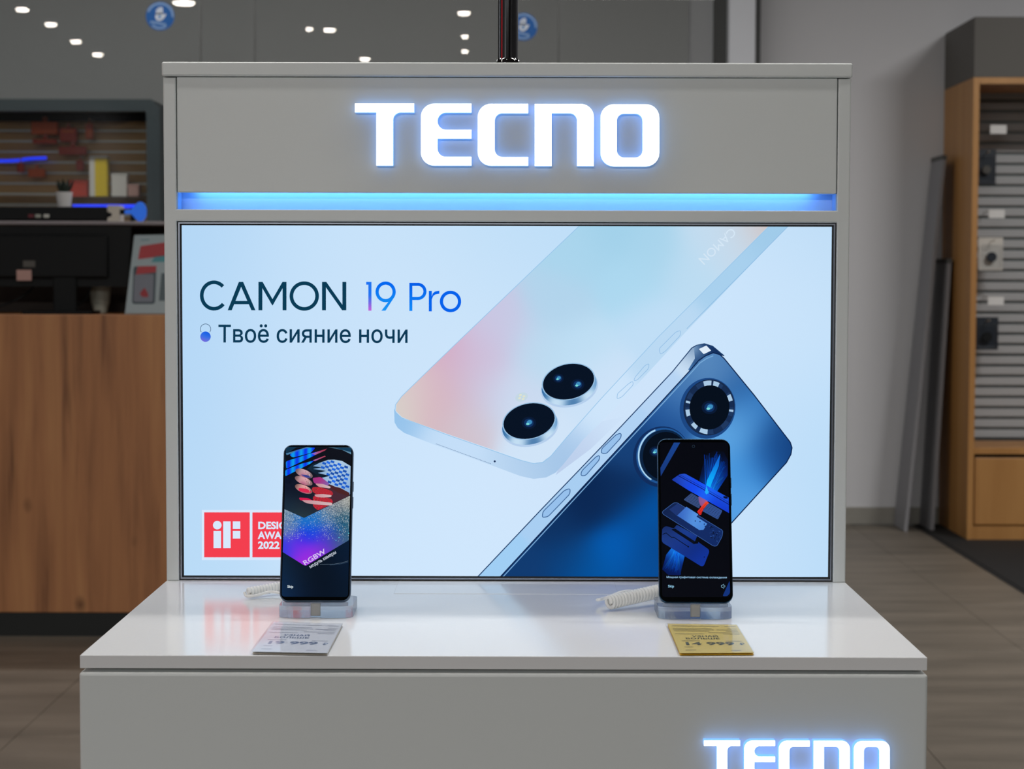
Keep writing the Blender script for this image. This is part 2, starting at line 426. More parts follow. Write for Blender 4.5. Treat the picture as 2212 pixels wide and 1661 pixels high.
def idw(ctrl, p=2.2, kk=1.0):
    nn = [min(math.hypot(a[0]-b[0], a[1]-b[1]) for b in ctrl if b is not a) for a in ctrl]; sg = kk*(sum(nn)/len(nn)+sorted(nn)[len(nn)//2])/2+1e-6
    def f(x, y):
        W = 0; c = [0, 0, 0]
        for (a, b, col) in ctrl:
            d2 = ((x-a)**2+(y-b)**2)/sg**2; w_ = math.exp(-d2)+1e-5/(d2*d2+.05); W += w_
            for i in range(3): c[i] += w_*col[i]
        return tuple(k/W for k in c)
    return f
def idw_old(ctrl, p=2.2):
    def f(x, y):
        W = 0; c = [0, 0, 0]
        for (a, b, col) in ctrl:
            w_ = 1/(((x-a)**2+(y-b)**2)**(p/2)+1e-3); W += w_
            for i in range(3): c[i] += w_*col[i]
        return tuple(k/W for k in c)
    return f
def vgrad(y0, c0, y1, c1):
    return lambda x, y: tuple(a+(b-a)*min(1, max(0, (y-y0)/(y1-y0))) for a, b in zip(c0, c1))

# ------------------------------------------------------------------ the setting
YW = 7.73; GL = 6.53                         # back wall, glass partition
XL, XR, YF = -5.2, 5.6, -17.0
tag(box('floor', XL, XR, YF, YW, -.06, -.006, MAT['grout']), kind='structure')
fl = bpy.data.objects['floor']
tbm = bmesh.new(); TW, TL = .62, 1.24
bx(tbm, -TW/2+.001, TW/2-.001, -TL/2+.0007, TL/2-.0007, -.0055, 0, .0008, 1)
tme = bpy.data.meshes.new('floor_tile'); tbm.to_mesh(tme); tbm.free(); tme.materials.append(MAT['tile'])
for i in range(-5, 6):
    for j in range(-2, 6):
        o = bpy.data.objects.new('floor_tile', tme); COL.objects.link(o); o.parent = fl
        o.location = (-1.36+TW/2+TW*(i+1), .25+TL*(j+.5)+.3*(i % 2), 0)
tag(box('ceiling', XL, XR, YF, YW, CEIL, CEIL+.1, MAT['ceil']), kind='structure')
tag(box('wall_back', XL, XR, YW, YW+.12, 0, CEIL, MAT['wallgrey']), kind='structure')
tag(box('wall_left', XL-.12, XL, YF, YW, 0, CEIL, MAT['wallside']), kind='structure')
tag(box('wall_right', XR, XR+.12, YF, YW, 0, CEIL, MAT['wallside']), kind='structure')
tag(box('wall_front', XL, XR, YF-.12, YF, 0, CEIL, MAT['wallside']), kind='structure')
# baseboard on the back wall, right of the pillar
zb = at(1890, 1096, YW-.02).z
tag(box('baseboard_back', 1.3, XR, YW-.018, YW, 0, zb, MAT['baset'], bev=.002), kind='structure')
# pillar; dark strips beside it stand in for the shade of recess and gap
px0, px1 = at(1575, 70, 7.5).x, at(1632, 70, 7.5).x
tag(box('trim_1', px0, px1, 7.5, YW, 0, CEIL, MAT['pillar'], bev=.004), kind='structure')
tag(box('trim_2', at(1546, 70, 7.6).x, px0, 7.6, YW, 0, CEIL, MAT['darkgrey']), kind='structure')
tag(box('trim_3', px1, at(1643, 70, 7.62).x, 7.62, YW, 0, CEIL, MAT['darkgrey']), kind='structure')
# glass partition: four panes with dark joints between them, a head rail and a floor rail
edges = [XL, at(433, 60, GL).x, at(550, 60, GL).x, at(1207, 60, GL).x, at(1546, 60, GL).x]
for k in range(4):
    tag(box('window_%d' % (k+1), edges[k]+.004, edges[k+1]-.004, GL, GL+.003, .05, 3.3, MAT['glass']), kind='structure')
for k, e in enumerate(edges[1:4]):
    tag(box('trim_%d' % (k+4), e-.004, e+.004, GL-.004, GL+.008, .05, 3.3, MAT['darkgrey']), kind='structure')
tag(box('trim_7', XL, edges[4], GL-.02, GL+.02, 3.3, CEIL, MAT['darkgrey']), kind='structure')
tag(box('trim_8', XL, edges[4], GL-.02, GL+.02, 0, .05, MAT['alu']), kind='structure')
# panelling of the back wall behind the glass
tag(box('trim_9', edges[0], edges[4]-.02, YW-.03, YW, 0, CEIL, MAT['wallback']), kind='structure')

# ceiling luminaires (long, above the picture) and the downlights that mirror in the glass
for (x, y, sx, sy, p), lab in zip(LUM, ('long ceiling luminaire just behind the display stand', 'long ceiling luminaire in front of the display stand', 'long ceiling luminaire over the wooden counter, added to brighten the back', 'long ceiling luminaire near the beech wall cabinet', 'long ceiling luminaire far in front of the stand, added as frontal fill')):
    t = thing('ceiling_luminaire', (x, y, CEIL), lab, 'ceiling light')
    box('luminaire_housing', x-sx/2-.03, x+sx/2+.03, y-sy/2-.03, y+sy/2+.03, CEIL-.06, CEIL, MAT['lampbody'], t, .004)
    box('diffuser', x-sx/2, x+sx/2, y-sy/2, y+sy/2, CEIL-.066, CEIL-.06, MAT['lumin'], t)
spots = [(48, 22), (110, 54), (164, 91), (211, 119), (4, 105), (69, 124), (397, 8), (100, 215), (116, 263), (203, 286), (712, 66), (668, 64), (1002, 30), (1004, 80), (1004, 112), (788, 129)]
for (u, v) in spots:
    d = ray(u, v); tg = (GL-CAMP.y)/d.y; P = CAMP+d*tg; d2 = Vector((d.x, -d.y, d.z)); k = (CEIL-.05-P.z)/d2.z; q = P+d2*k
    r = .052 if (u, v) not in ((668, 64), (1004, 80), (1004, 112)) else .03
    if (u, v) == (397, 8): r = .09
    if q.y < YF+.3 or not XL+.2 < q.x < XR-.2: continue
    t = thing('ceiling_spotlight', (q.x, q.y, CEIL), 'small round ceiling spotlight shining white, mirrored in the glass partition', 'spotlight', 'ceiling spotlights mirrored in the glass')
    bm = bmesh.new(); cyl(bm, (q.x, q.y, CEIL-.02), r+.012, r+.012, .04); from_bm('spotlight_body', bm, MAT['lampbody'], t, 40)
    bm = bmesh.new(); cyl(bm, (q.x, q.y, CEIL-.048), r*.8, r, .016); from_bm('spotlight_lens', bm, MAT['lamp'], t, 40)

# unseen glowing panels, added to give the chrome pole streaks to mirror
def reflection_panel(x, y, z0, z1, w_, mat, label, face):
    t = thing('reflection_panel', (x, y, 0), label, 'added reflection panel'); a = math.radians(face); R_ = Matrix.Translation((x, y, 0)) @ Matrix.Rotation(a, 4, 'Z')
    for nm, b_, m_ in (('panel_post', (-.03, .03, .0, .06, 0, z0), 'charcoal'), ('panel_case', (-w_/2-.02, w_/2+.02, .0, .06, z0-.02, z1+.02), 'charcoal'), ('panel_face', (-w_/2, w_/2, -.004, 0, z0, z1), mat)):
        bm = bmesh.new(); bx(bm, *b_); bm.transform(R_); from_bm(nm, bm, MAT[m_], t)
reflection_panel(-4.65, -1.2, .6, 2.6, 1.3, 'redpanel', 'added red glowing panel near the left wall, mirrored in the pole', 76)
reflection_panel(3.3, -3.4, .5, 3.3, .34, 'whitepanel', 'added narrow white glowing panel at right for the pole to mirror', -43)
reflection_panel(-2.9, -4.6, .5, 3.0, .12, 'whitepanel', 'added slim white glowing panel at left for the pole to mirror', 32)
reflection_panel(-4.4, 1.7, .5, 3.0, .5, 'whitepanel', 'added white glowing panel by the left wall for the pole to mirror', 112)

# blue hand stickers on the glass
def sticker(u, v, rp, label):
    c = at(u, v, GL-.001); t = thing('hand_sticker', c, label, 'sticker', 'round hand stickers on the glass')
    def fn(p, k): 
        q = at(p[0], p[1], GL); q.y = GL-.0012-.0006*k; return q
    bm = bmesh.new(); P = [at(*p, GL) for p in ell(u, v, rp, rp)]
    a = [bm.verts.new((p.x, GL-.0012, p.z)) for p in P]; b = [bm.verts.new((p.x, GL-.0002, p.z)) for p in P]
    bm.faces.new(a); bm.faces.new(b[::-1])
    for i in range(len(a)): bm.faces.new((a[i], a[i-1], b[i-1], b[i]))
    from_bm('sticker_disc', bm, MAT['stickerblue'], t)
    s_ = rp/31.0
    def L(pts): return [(u+(x-980)/20.76*s_*1.0, v+(y-705)/20.76*s_*1.0) for x, y in pts]
    A = Art(fn); pale = (190, 196, 205); mid = (110, 140, 180)
    for fx, top, wd in ((830, 400, 60), (905, 320, 64), (985, 285, 66), (1065, 300, 64)):    # four fingers
        A.poly(L(rrect(fx-wd/2, top, fx+wd/2, 640, 30)), pale, 1)
    A.poly(L(rnd([(790, 560), (1100, 560), (1120, 640), (1230, 590), (1260, 620), (1150, 800), (1040, 900), (930, 925), (820, 880), (755, 760)], 60)), pale, 1)
    A.poly(L(ell(960, 730, 75, 95, 15)), mid, 2)
    A.build('hand_symbol', MAT['ink'], t)
    B = Art(fn)
    B.line(L(arc(980, 705, 570, 560, 200, 365, 30)), 4.6*s_, mid, 1)
    B.line(L([(530, 960), (750, 985), (950, 1030), (1240, 1080)]), 4.6*s_, mid, 1)
    B.line(L(arc(960, 1020, 330, 220, 25, 165, 16)), 4.6*s_, mid, 1)
    B.build('sticker_lettering_band', MAT['ink'], t)
sticker(346, 35, 31, 'round blue sticker with a white hand, left of the pole on the glass')
sticker(1131, 58, 30, 'round blue hand sticker on the glass, half hidden by the chrome pole')

# ------------------------------------------------------------------ display stand
W2 = .40; YB = .13; PT = HC+.589
ds = thing('display_stand', (0, -.2, 0), 'white phone display stand with glowing letters and a backlit poster panel', 'display stand')
# counter
box('counter_body', -W2-.0004, W2+.0004, -.4592, YB, .0, HC-.0158, MAT['white'], ds, .0032, 4)
box('shadow_gap', -W2+.010, W2-.010, -.445, YB-.01, HC-.0165, HC-.0118, MAT['shadowgap'], ds)
box('counter_top', -W2, W2, -.4565, YB, HC-.0125, HC, MAT['whitetop'], ds, .0007, 2)
# faint cable lid let into the counter top
h0, h1 = meas(860, 1258, 2, HC), meas(1332, 1284, 2, HC)
box('cable_lid', h0.x, h1.x+.002, h1.y, -.004, HC-.0006, HC+.0003, MAT['whitetop'], ds, .0003, 1)
# upper frame: left post, rail and right post in one piece
def zpx(u, v): return at(u, v, 0).z
ip = .3852                                    # inner edge of the posts
zr1, zr0 = at(1095, 453.5, 0).z, at(1095, 479.5, 0).z
zh0, zh1 = at(1095, 417, 0).z, at(1095, 167.5, 0).z
bm = bmesh.new()
H = [(-W2, HC), (-ip, HC), (-ip, zr0), (ip, zr0), (ip, HC), (W2, HC), (W2, PT), (ip, PT), (ip, zr1), (-ip, zr1), (-ip, PT), (-W2, PT)]
roundprism(bm, H, lambda p, y: Vector((p[0], y, p[1])), YB, .0016)
from_bm('panel_frame', bm, MAT['white'], ds)
box('back_panel', -ip, ip, .105, YB-.002, HC, PT, MAT['white'], ds)
# header board that carries the letters
hd = box('header_board', -ip+.0009, ip-.0009, .0012, .0135, zh0, zh1, MAT['white'], ds, .0012, 3)
box('header_filling', -ip+.002, ip-.002, .033, .1, zh0, PT, MAT['white'], ds)
cp = box('top_cap', -W2-.0012, W2+.0012, -.0022, YB+.003, PT+.0012, PT+.0178, MAT['white'], ds, .0022, 4)
# recessed light slot
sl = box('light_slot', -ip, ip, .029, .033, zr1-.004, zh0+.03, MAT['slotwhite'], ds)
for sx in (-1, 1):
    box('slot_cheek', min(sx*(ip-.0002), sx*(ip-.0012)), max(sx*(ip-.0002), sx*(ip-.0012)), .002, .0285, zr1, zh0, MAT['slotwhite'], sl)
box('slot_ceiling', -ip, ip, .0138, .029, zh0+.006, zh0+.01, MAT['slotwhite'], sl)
led = box('led_strip', -.366, .359, .0175, .0225, zh0+.0030, zh0+.0055, MAT['slotled'], sl)
# lightbox: aluminium frame, black gaskets, backlit print
zt_, zbm = zr0, HC+.0002
def framebars(name, x0, x1, z0, z1, t, y0, y1, mat, parent, bev=0):
    bm = bmesh.new()
    o_ = [(x0, z0), (x1, z0), (x1, z1), (x0, z1)]; i_ = [(x0+t, z0+t), (x1-t, z0+t), (x1-t, z1-t), (x0+t, z1-t)]
    prism(bm, o_, [i_], lambda p, k: Vector((p[0], y0+k*(y1-y0), p[1])), y1-y0)
    return from_bm(name, bm, mat, parent)
YP = .0085
sheet = [at(391, 489, YP), at(1801, 489, YP), at(1797, 1243, YP), at(394, 1242, YP)]
lb = thing('tmp', (0, 0, 0), None, None); bpy.data.objects.remove(lb)
xi0 = -ip+.0004; xi1 = ip-.0004
lbx = framebars('lightbox_frame', xi0+.0011, xi1-.0011, zbm+.0017, zt_-.0012, .0016, .0022, .06, MAT['alu'], ds)
framebars('outer_gasket', xi0, xi1, zbm+.0004, zt_-.0002, .0012, .0045, .06, MAT['gasket'], lbx)
framebars('inner_gasket', xi0+.0026, xi1-.0026, zbm+.0032, zt_-.0028, .0016, .0062, .06, MAT['gasket'], lbx)

PN = Vector((0, 1, 0))
def pfn(p, k):
    q = at(p[0], p[1], YP); q.y = YP-.00012*k; return q
# background sheet
A = Art(pfn)
bgc = idw([(400, 500, (178, 214, 245)), (400, 900, (180, 215, 246)), (400, 1240, (185, 219, 247)), (700, 560, (199, 226, 250)), (700, 900, (201, 226, 250)), (750, 1100, (205, 229, 252)), (950, 1150, (208, 231, 253)), (1100, 500, (186, 220, 247)), (1000, 620, (208, 230, 251)), (1400, 1180, (205, 229, 252)), (1700, 700, (205, 229, 252)), (1650, 620, (208, 231, 253)), (1795, 500, (182, 216, 243)), (1795, 900, (186, 220, 248)), (1790, 1240, (182, 218, 247)), (1300, 950, (208, 228, 250)), (1600, 1200, (203, 228, 252))])
A.poly([(388, 484), (1804, 484), (1800, 1246), (391, 1246)], bgc, 0, step=24)
A.build('poster_background', MAT['backlit'], lbx)
def K(X, Y): return (820+X/2.103, 470+Y/2.103)
def KL(l): return [K(*p) for p in l]
# printed white phone
A = Art(pfn)
A.poly(KL([(1010, 925), (1110, 905), (960, 1050), (800, 1170), (830, 1100)]), idw([K(800, 1170)+((186, 206, 236),), K(1010, 925)+((203, 224, 248),), K(1110, 905)+((208, 229, 251),), K(900, 1060)+((190, 208, 236),)]), 1, step=10)
side = KL([(66, 868), (68, 930), (82, 955), (112, 978), (250, 1032), (500, 1122), (640, 1174), (700, 1187), (757, 1180), (800, 1158), (832, 1124), (925, 1008), (1085, 850), (1390, 520), (1865, 30), (1780, 30), (1265, 545), (1000, 830), (850, 1000), (770, 1090), (700, 1118), (640, 1100), (300, 985), (110, 915), (80, 890)])
A.poly(side, idw([K(70, 900)+((150, 195, 235),), K(300, 1030)+((196, 222, 248),), K(640, 1140)+((205, 228, 250),), K(690, 1140)+((140, 180, 222),), K(740, 1150)+((214, 234, 252),), K(800, 1120)+((120, 165, 212),), K(850, 1060)+((190, 216, 244),), K(1000, 880)+((206, 229, 251),), K(1300, 560)+((186, 217, 243),), K(1600, 250)+((168, 208, 238),), K(1800, 50)+((160, 203, 234),)], 2, .6), 2, step=12)
back = KL([(915, 30), (360, 560), (210, 705), (100, 812)]+[(76, 848), (74, 878), (100, 905), (140, 922)]+[(300, 980), (640, 1098), (700, 1114), (740, 1110), (775, 1082), (850, 995), (1000, 826), (1265, 540), (1775, 30)])
ctrl = [K(100, 870)+((214, 210, 200),), K(160, 800)+((216, 204, 204),), K(240, 770)+((216, 190, 198),), K(330, 660)+((212, 170, 196),), K(260, 850)+((216, 174, 186),), K(430, 700)+((206, 190, 216),), K(345, 800)+((210, 176, 194),), K(380, 930)+((206, 205, 222),), K(450, 780)+((202, 208, 232),), K(330, 960)+((212, 186, 190),), K(560, 500)+((200, 200, 228),), K(480, 600)+((206, 192, 220),), K(700, 600)+((188, 218, 240),), K(600, 800)+((203, 218, 240),), K(700, 1040)+((208, 228, 248),), K(900, 600)+((190, 222, 244),), K(800, 400)+((178, 212, 236),), K(900, 150)+((170, 213, 237),), K(1050, 60)+((162, 209, 234),), K(1150, 300)+((172, 216, 240),), K(1250, 150)+((168, 212, 236),), K(1400, 250)+((188, 220, 242),), K(1500, 100)+((194, 220, 240),), K(1600, 60)+((198, 219, 237),), K(1690, 60)+((202, 214, 226),), K(1755, 36)+((216, 180, 166),), K(1660, 140)+((196, 219, 239),), K(1250, 480)+((192, 222, 246),), K(1000, 750)+((204, 226, 248),)]
A.poly(back, idw(ctrl, 2.6, .98), 3, step=9)
A.line(KL([(915, 30), (360, 560), (210, 705), (100, 812), (72, 850), (70, 880), (98, 908), (300, 984), (640, 1102), (700, 1117), (742, 1112), (778, 1083), (850, 998), (1000, 829), (1265, 543), (1778, 30)]), 1.4, (150, 196, 232), 4)
A.line(KL([(1395, 505), (1865, 30)]), 1.2, (140, 186, 226), 4)
for l in ([(1275, 622), (1270, 595), (1345, 520), (1368, 512), (1366, 535), (1300, 605)], [(1154, 742), (1160, 725), (1205, 672), (1224, 662), (1222, 685), (1170, 738)], [(1078, 824), (1080, 800), (1130, 755), (1150, 742), (1152, 760), (1100, 815)]):
    A.line(rnd(KL(l), 4, 4), 1.1, (140, 185, 226), 4, True)
for i in range(44):
    A.poly(ell(*K(258+i*5.7, 1028+i*2.08), .9, .8, 0, 6), (70, 100, 140), 4)
A.poly(ell(*K(523, 1107), 2.4, 2.4, 0, 10), (30, 50, 90), 4)
def lens(A, cx, cy, rx, ry, rot, off, L, dark=False):
    c = K(cx, cy)
    A.poly(ell(c[0]+off[0]*1.35, c[1]+off[1]*1.35, rx*1.09, ry*1.09, rot), (180, 206, 236) if not dark else (22, 52, 102), L)
    A.poly(ell(c[0]+off[0], c[1]+off[1], rx*1.05, ry*1.06, rot), idw([(c[0]-rx, c[1]+ry*.6, (52, 110, 165)), (c[0]-rx*.4, c[1]+ry, (200, 226, 246)), (c[0]+rx*.2, c[1]+ry*1.1, (70, 120, 170)), (c[0]+rx*.7, c[1]+ry*.8, (205, 230, 248)), (c[0]+rx, c[1], (110, 160, 205)), (c[0], c[1]-ry, (190, 216, 242))], 2, .5), L+1, step=4)
    A.poly(ell(c[0], c[1], rx*1.02, ry*1.02, rot), (150, 190, 225) if not dark else (60, 95, 140), L+2)
    A.poly(ell(c[0], c[1], rx*.975, ry*.975, rot), (3, 16, 34), L+3)
def glint(A, x, y, r, L, b=1):
    c = K(x, y)
    A.poly(ell(c[0], c[1], r*2.6, r*2.2), (6, 24, 52), L); A.poly(ell(c[0], c[1], r*1.7, r*1.5), (14, 50, 100), L+1)
    A.poly(ell(c[0]+r*.2, c[1]-r*.2, r, r*.8, -20), (60, 140, 190), L+2); A.poly(ell(c[0]-r*.4, c[1]+r*.4, r*.6, r*.4), (120, 220, 220), L+3)
A.build('printed_white_phone', MAT['backlit'], lbx)
A = Art(pfn)
lens(A, 858, 745, 57.5, 38.5, -13, (1.5, 9.5), 5); glint(A, 812, 730, 4.5, 9); glint(A, 900, 758, 5.5, 9); A.build('printed_lens', MAT['backlit'], lbx)
A = Art(pfn); lens(A, 679, 924, 57.5, 38.5, -13, (1.5, 9.5), 5); glint(A, 678, 932, 6, 9); A.build('printed_lens', MAT['backlit'], lbx)
A = Art(pfn)
A.poly(ell(*K(645, 815), 14, 9.5, -20), (196, 216, 228), 5); 
for a, b in ((640, 806), (656, 812), (636, 820), (652, 824)): A.poly(ell(*K(a, b), 3.2, 2.2, -20), (222, 226, 206), 6)
A.build('printed_flash', MAT['backlit'], lbx); A = Art(pfn)
A.text('CAMON', *K(1596, 44), 98, (212, 230, 245), 6, .004, 136)
A.build('printed_word', MAT['backlit'], lbx)
# printed dark phone
A = Art(pfn)
A.poly(KL([(445, 1632), (735, 1325), (1100, 945), (1330, 700), (1418, 592)]+[(1440, 580), (1475, 573), (1512, 584), (1560, 624)]+[(1560, 640), (1520, 625), (1470, 645), (1410, 705), (1000, 1150), (560, 1632)]), idw([K(500, 1600)+((160, 206, 244),), K(800, 1300)+((168, 206, 242),), K(1100, 980)+((176, 210, 244),), K(1300, 770)+((182, 212, 244),), K(1420, 640)+((206, 228, 248),), K(1450, 600)+((40, 80, 130),), K(1478, 600)+((226, 238, 250),), K(1500, 605)+((206, 228, 248),), K(1550, 622)+((206, 228, 248),)], 3, .5), 5, step=8)
A.poly(rnd(KL([(1428, 592), (1440, 580), (1475, 573), (1512, 584), (1566, 630), (1545, 624), (1515, 616), (1480, 630), (1455, 652), (1412, 700), (1402, 690), (1432, 640)]), 1), idw([K(1425, 600)+((150, 186, 220),), K(1405, 695)+((70, 120, 176),), K(1440, 640)+((30, 66, 116),), K(1475, 580)+((24, 56, 104),), K(1550, 620)+((16, 44, 90),)], 2, .7), 6, step=5)
A.poly(rnd(KL([(1450, 597), (1484, 581), (1506, 604), (1472, 620)]), 1), (224, 237, 250), 6.5)
A.line(KL([(445, 1632), (735, 1325), (1100, 945), (1330, 700), (1418, 592), (1440, 580), (1475, 573), (1512, 584), (1565, 628)]), 2.2, (28, 62, 106), 6)
dk = KL([(548, 1632), (1000, 1140), (1405, 700)]+[(1450, 648), (1480, 628), (1515, 614), (1545, 622), (1565, 640)]+[(1700, 805), (1865, 1020), (1873, 1045), (1868, 1075), (1848, 1112), (1600, 1385), (1375, 1632)])
A.poly(dk, idw([K(1560, 670)+((66, 116, 176),), K(1480, 690)+((110, 160, 206),), K(1430, 730)+((58, 106, 164),), K(1620, 800)+((40, 96, 160),), K(1700, 900)+((58, 128, 200),), K(1640, 930)+((98, 168, 228),), K(1600, 1010)+((92, 164, 226),), K(1800, 980)+((24, 74, 136),), K(1850, 1060)+((14, 56, 116),), K(1750, 1080)+((38, 104, 178),), K(1640, 1150)+((70, 150, 222),), K(1620, 1300)+((86, 160, 228),), K(1350, 800)+((70, 124, 186),), K(1300, 900)+((30, 80, 146),), K(1150, 1050)+((20, 64, 120),), K(1100, 1250)+((8, 42, 88),), K(950, 1300)+((6, 38, 82),), K(800, 1400)+((10, 48, 96),), K(850, 1560)+((8, 62, 120),), K(650, 1560)+((14, 58, 112),), K(950, 1600)+((0, 84, 160),), K(1080, 1500)+((0, 92, 180),), K(1200, 1360)+((0, 84, 166),), K(1200, 1600)+((4, 76, 150),), K(1240, 1480)+((4, 70, 140),)], 3, .9), 6, step=8)
A.line(KL([(560, 1632), (1005, 1148), (1408, 712), (1455, 660), (1485, 640), (1515, 628)]), 2.0, (120, 170, 215), 7)
A.line(KL([(548, 1632), (1000, 1140), (1405, 700), (1450, 648), (1480, 628), (1515, 614), (1545, 622), (1565, 640), (1700, 805), (1865, 1020), (1873, 1045), (1868, 1075), (1848, 1112), (1600, 1385), (1375, 1632)]), 2.4, (8, 34, 76), 7)
for l in ([(1006, 1070), (1008, 1050), (1075, 985), (1098, 978), (1096, 1000), (1030, 1072)], [(913, 1172), (918, 1150), (985, 1084), (1000, 1080), (998, 1100), (935, 1172)], [(738, 1362), (742, 1335), (840, 1238), (866, 1230), (864, 1255), (765, 1358)]):
    q = rnd(KL(l), 5, 4); A.poly(q, (150, 192, 236), 7); A.line(q, 1.8, (56, 98, 150), 8, True)
A.build('printed_dark_phone', MAT['backlit'], lbx)
A = Art(pfn)
cx, cy = K(1498, 862)
A.poly(ell(cx-4, cy+2, 60, 66, 12), (26, 70, 130), 8); A.poly(ell(cx-1, cy, 55, 61, 14), (20, 40, 72), 9)
def ringc(x, y):
    a = math.degrees(math.atan2(y-cy, x-cx)) % 360
    lit = any(abs((a-k+180) % 360-180) < w_ for k, w_ in ((266, 8), (286, 5), (335, 8), (8, 4), (103, 8), (128, 7), (168, 8), (194, 4))); return (168, 200, 228) if lit else (20, 42, 78) if int(a/20) % 2 else (30, 56, 96)
for i in range(72):
    t0, t1 = i*5, i*5+5; o0 = arc(cx, cy, 52, 58, t0, t1, 2); i0 = arc(cx, cy, 42, 47, t1, t0, 2)
    A.poly(o0+i0, ringc(*arc(cx, cy, 47, 52, t0, t1, 2)[1]), 10)
A.poly(ell(cx, cy, 43, 48, 10), (2, 12, 26), 11); glint(A, 1498, 862, 6.5, 12)
A.build('printed_lens', MAT['backlit'], lbx); A = Art(pfn)
cx, cy = K(1292, 1082)
A.poly(ell(cx-5, cy+2, 62, 66, 14), (14, 44, 92), 8); A.poly(ell(cx-2, cy, 58, 61, 14), (30, 84, 148), 9)
A.line(arc(cx, cy, 55, 59, 120, 250, 24), 3.5, (170, 214, 244), 10); A.poly(ell(cx, cy, 53, 57, 12), (8, 34, 64), 11)
A.poly(ell(cx+2, cy, 48, 52, 12), (2, 12, 26), 12); glint(A, 1252, 1062, 5, 13)
A.build('printed_lens', MAT['backlit'], lbx)
# headline
def Q(X, Y): return (400+X/3.568, 580+Y/3.568)
def QL(l): return [Q(*p) for p in l]
A = Art(pfn); tl = (6, 58, 84)
def ringp(cx, cy, rx, ry, wd, a0, a1, n=32):
    return QL(arc(cx, cy, rx, ry, a0, a1, n)+arc(cx, cy, rx-wd, ry-wd, a1, a0, n))
A.poly(ringp(222, 208, 108, 116, 28, 40, 317), tl, 2)
for q in ([(328, 322), (359, 322), (447, 103), (414, 103)], [(415, 103), (447, 103), (542, 322), (511, 322)], [(378, 250), (488, 250), (498, 275), (368, 275)],
          [(565, 103), (595, 103), (595, 322), (565, 322)], [(751, 103), (781, 103), (781, 322), (751, 322)], [(567, 103), (597, 103), (688, 262), (673, 286)], [(750, 103), (780, 103), (673, 286), (658, 262)],
          [(1055, 103), (1085, 103), (1085, 322), (1055, 322)], [(1212, 103), (1242, 103), (1242, 322), (1212, 322)], [(1055, 103), (1088, 103), (1242, 322), (1210, 322)]):
    A.poly(QL(q), tl, 2+random.random())
for a0 in (0, 180): A.poly(ringp(918, 212, 113, 113, 28, a0, a0+180), tl, 2)
A.build('printed_word', MAT['backlit'], lbx); A = Art(pfn)
g1 = lambda x, y: vgrad(Q(0, 200)[1], (30, 116, 240), Q(0, 320)[1], (196, 98, 216))(x, y)
A.poly(QL([(1412, 103), (1436, 103), (1436, 325), (1412, 325)]), g1, 2, step=6); A.poly(QL([(1395, 103), (1413, 103), (1413, 125), (1395, 125)]), (26, 116, 244), 2)
g9 = lambda x, y: vgrad(Q(0, 120)[1], (0, 104, 240), Q(0, 300)[1], (20, 150, 246))(x, y)
for a0 in (0, 180): A.poly(ringp(1545, 180, 78, 80, 25, a0, a0+180), g9, 2)
A.poly(QL([(1586, 232), (1616, 214), (1544, 325), (1512, 325)]), g9, 2)
A.build('printed_number', MAT['backlit'], lbx); A = Art(pfn)
gp = lambda x, y: vgrad(Q(0, 110)[1], (0, 92, 232), Q(0, 330)[1], (10, 140, 250))(x, y)
A.poly(QL([(1728, 110), (1751, 110), (1751, 327), (1728, 327)]), gp, 2, step=12)
A.poly(QL([(1751, 110), (1796, 110), (1796, 134), (1751, 134)]), gp, 2); A.poly(QL([(1751, 219), (1796, 219), (1796, 243), (1751, 243)]), gp, 2)
A.poly(ringp(1793, 176.5, 67, 66.5, 24, -90, 90), gp, 2)
A.poly(QL([(1878, 172), (1901, 172), (1901, 330), (1878, 330)]), (0, 100, 236), 2); A.poly(QL([(1901, 215), (1908, 192), (1925, 177), (1959, 170), (1959, 194), (1930, 199), (1912, 212), (1901, 238)]), (0, 100, 236), 2)
for a0 in (0, 180): A.poly(ringp(2045, 254, 82, 83, 25, a0, a0+180), (0, 98, 236), 2)
A.build('printed_word', MAT['backlit'], lbx)
A = Art(pfn)
A.text('Твоё сияние ночи', *Q(256, 568), 1458/3.568, (8, 56, 84), 2, .010, .15, height=134/3.568)
A.build('printed_tagline', MAT['backlit'], lbx); A = Art(pfn)
A.line(QL(arc(157, 467, 40, 40, 145, 395, 30)), 1.1, (20, 60, 100), 2)
A.poly([Q(*p) for p in ell(157, 525, 40, 40)], idw([Q(157, 490)+((20, 90, 230),), Q(160, 530)+((30, 130, 235),), Q(130, 560)+((170, 90, 210),), Q(190, 500)+((20, 80, 220),), Q(180, 558)+((120, 110, 220),), Q(120, 520)+((60, 110, 230),)]), 2, step=3)
A.build('printed_icon', MAT['backlit'], lbx)
# award logo
def G(X, Y): return (410+X/10.533, 1080+Y/10.533)
def GL_(l): return [G(*p) for p in l]
A = Art(pfn); wl = (216, 232, 252); rd = (243, 62, 78)
A.poly(GL_([(275, 225), (2600, 225), (2600, 1365), (275, 1365)]), wl, 2)
A.poly(GL_([(328, 280), (1365, 280), (1365, 1303), (328, 1303)]), rd, 3); A.poly(GL_([(1425, 282), (2540, 282), (2540, 1303), (1425, 1303)]), rd, 3)
A.poly(ell(*G(626, 571), 98/10.533, 98/10.533), wl, 4)
for r in ((541, 704, 713, 1095), (761, 485, 930, 1095), (980, 485, 1150, 658), (980, 704, 1150, 877)): A.poly(GL_([(r[0], r[1]), (r[2], r[1]), (r[2], r[3]), (r[0], r[3])]), wl, 4)
k = 10.533
A.text('DESIGN', *G(1558, 655), 826/k, wl, 4, .036, 0, height=165/k); A.text('AWARD', *G(1545, 878), 835/k, wl, 4, .036, 0, height=165/k); A.text('2022', *G(1553, 1102), 492/k, wl, 4, .036, 0, height=165/k)
A.build('printed_award_logo', MAT['backlit'], lbx)

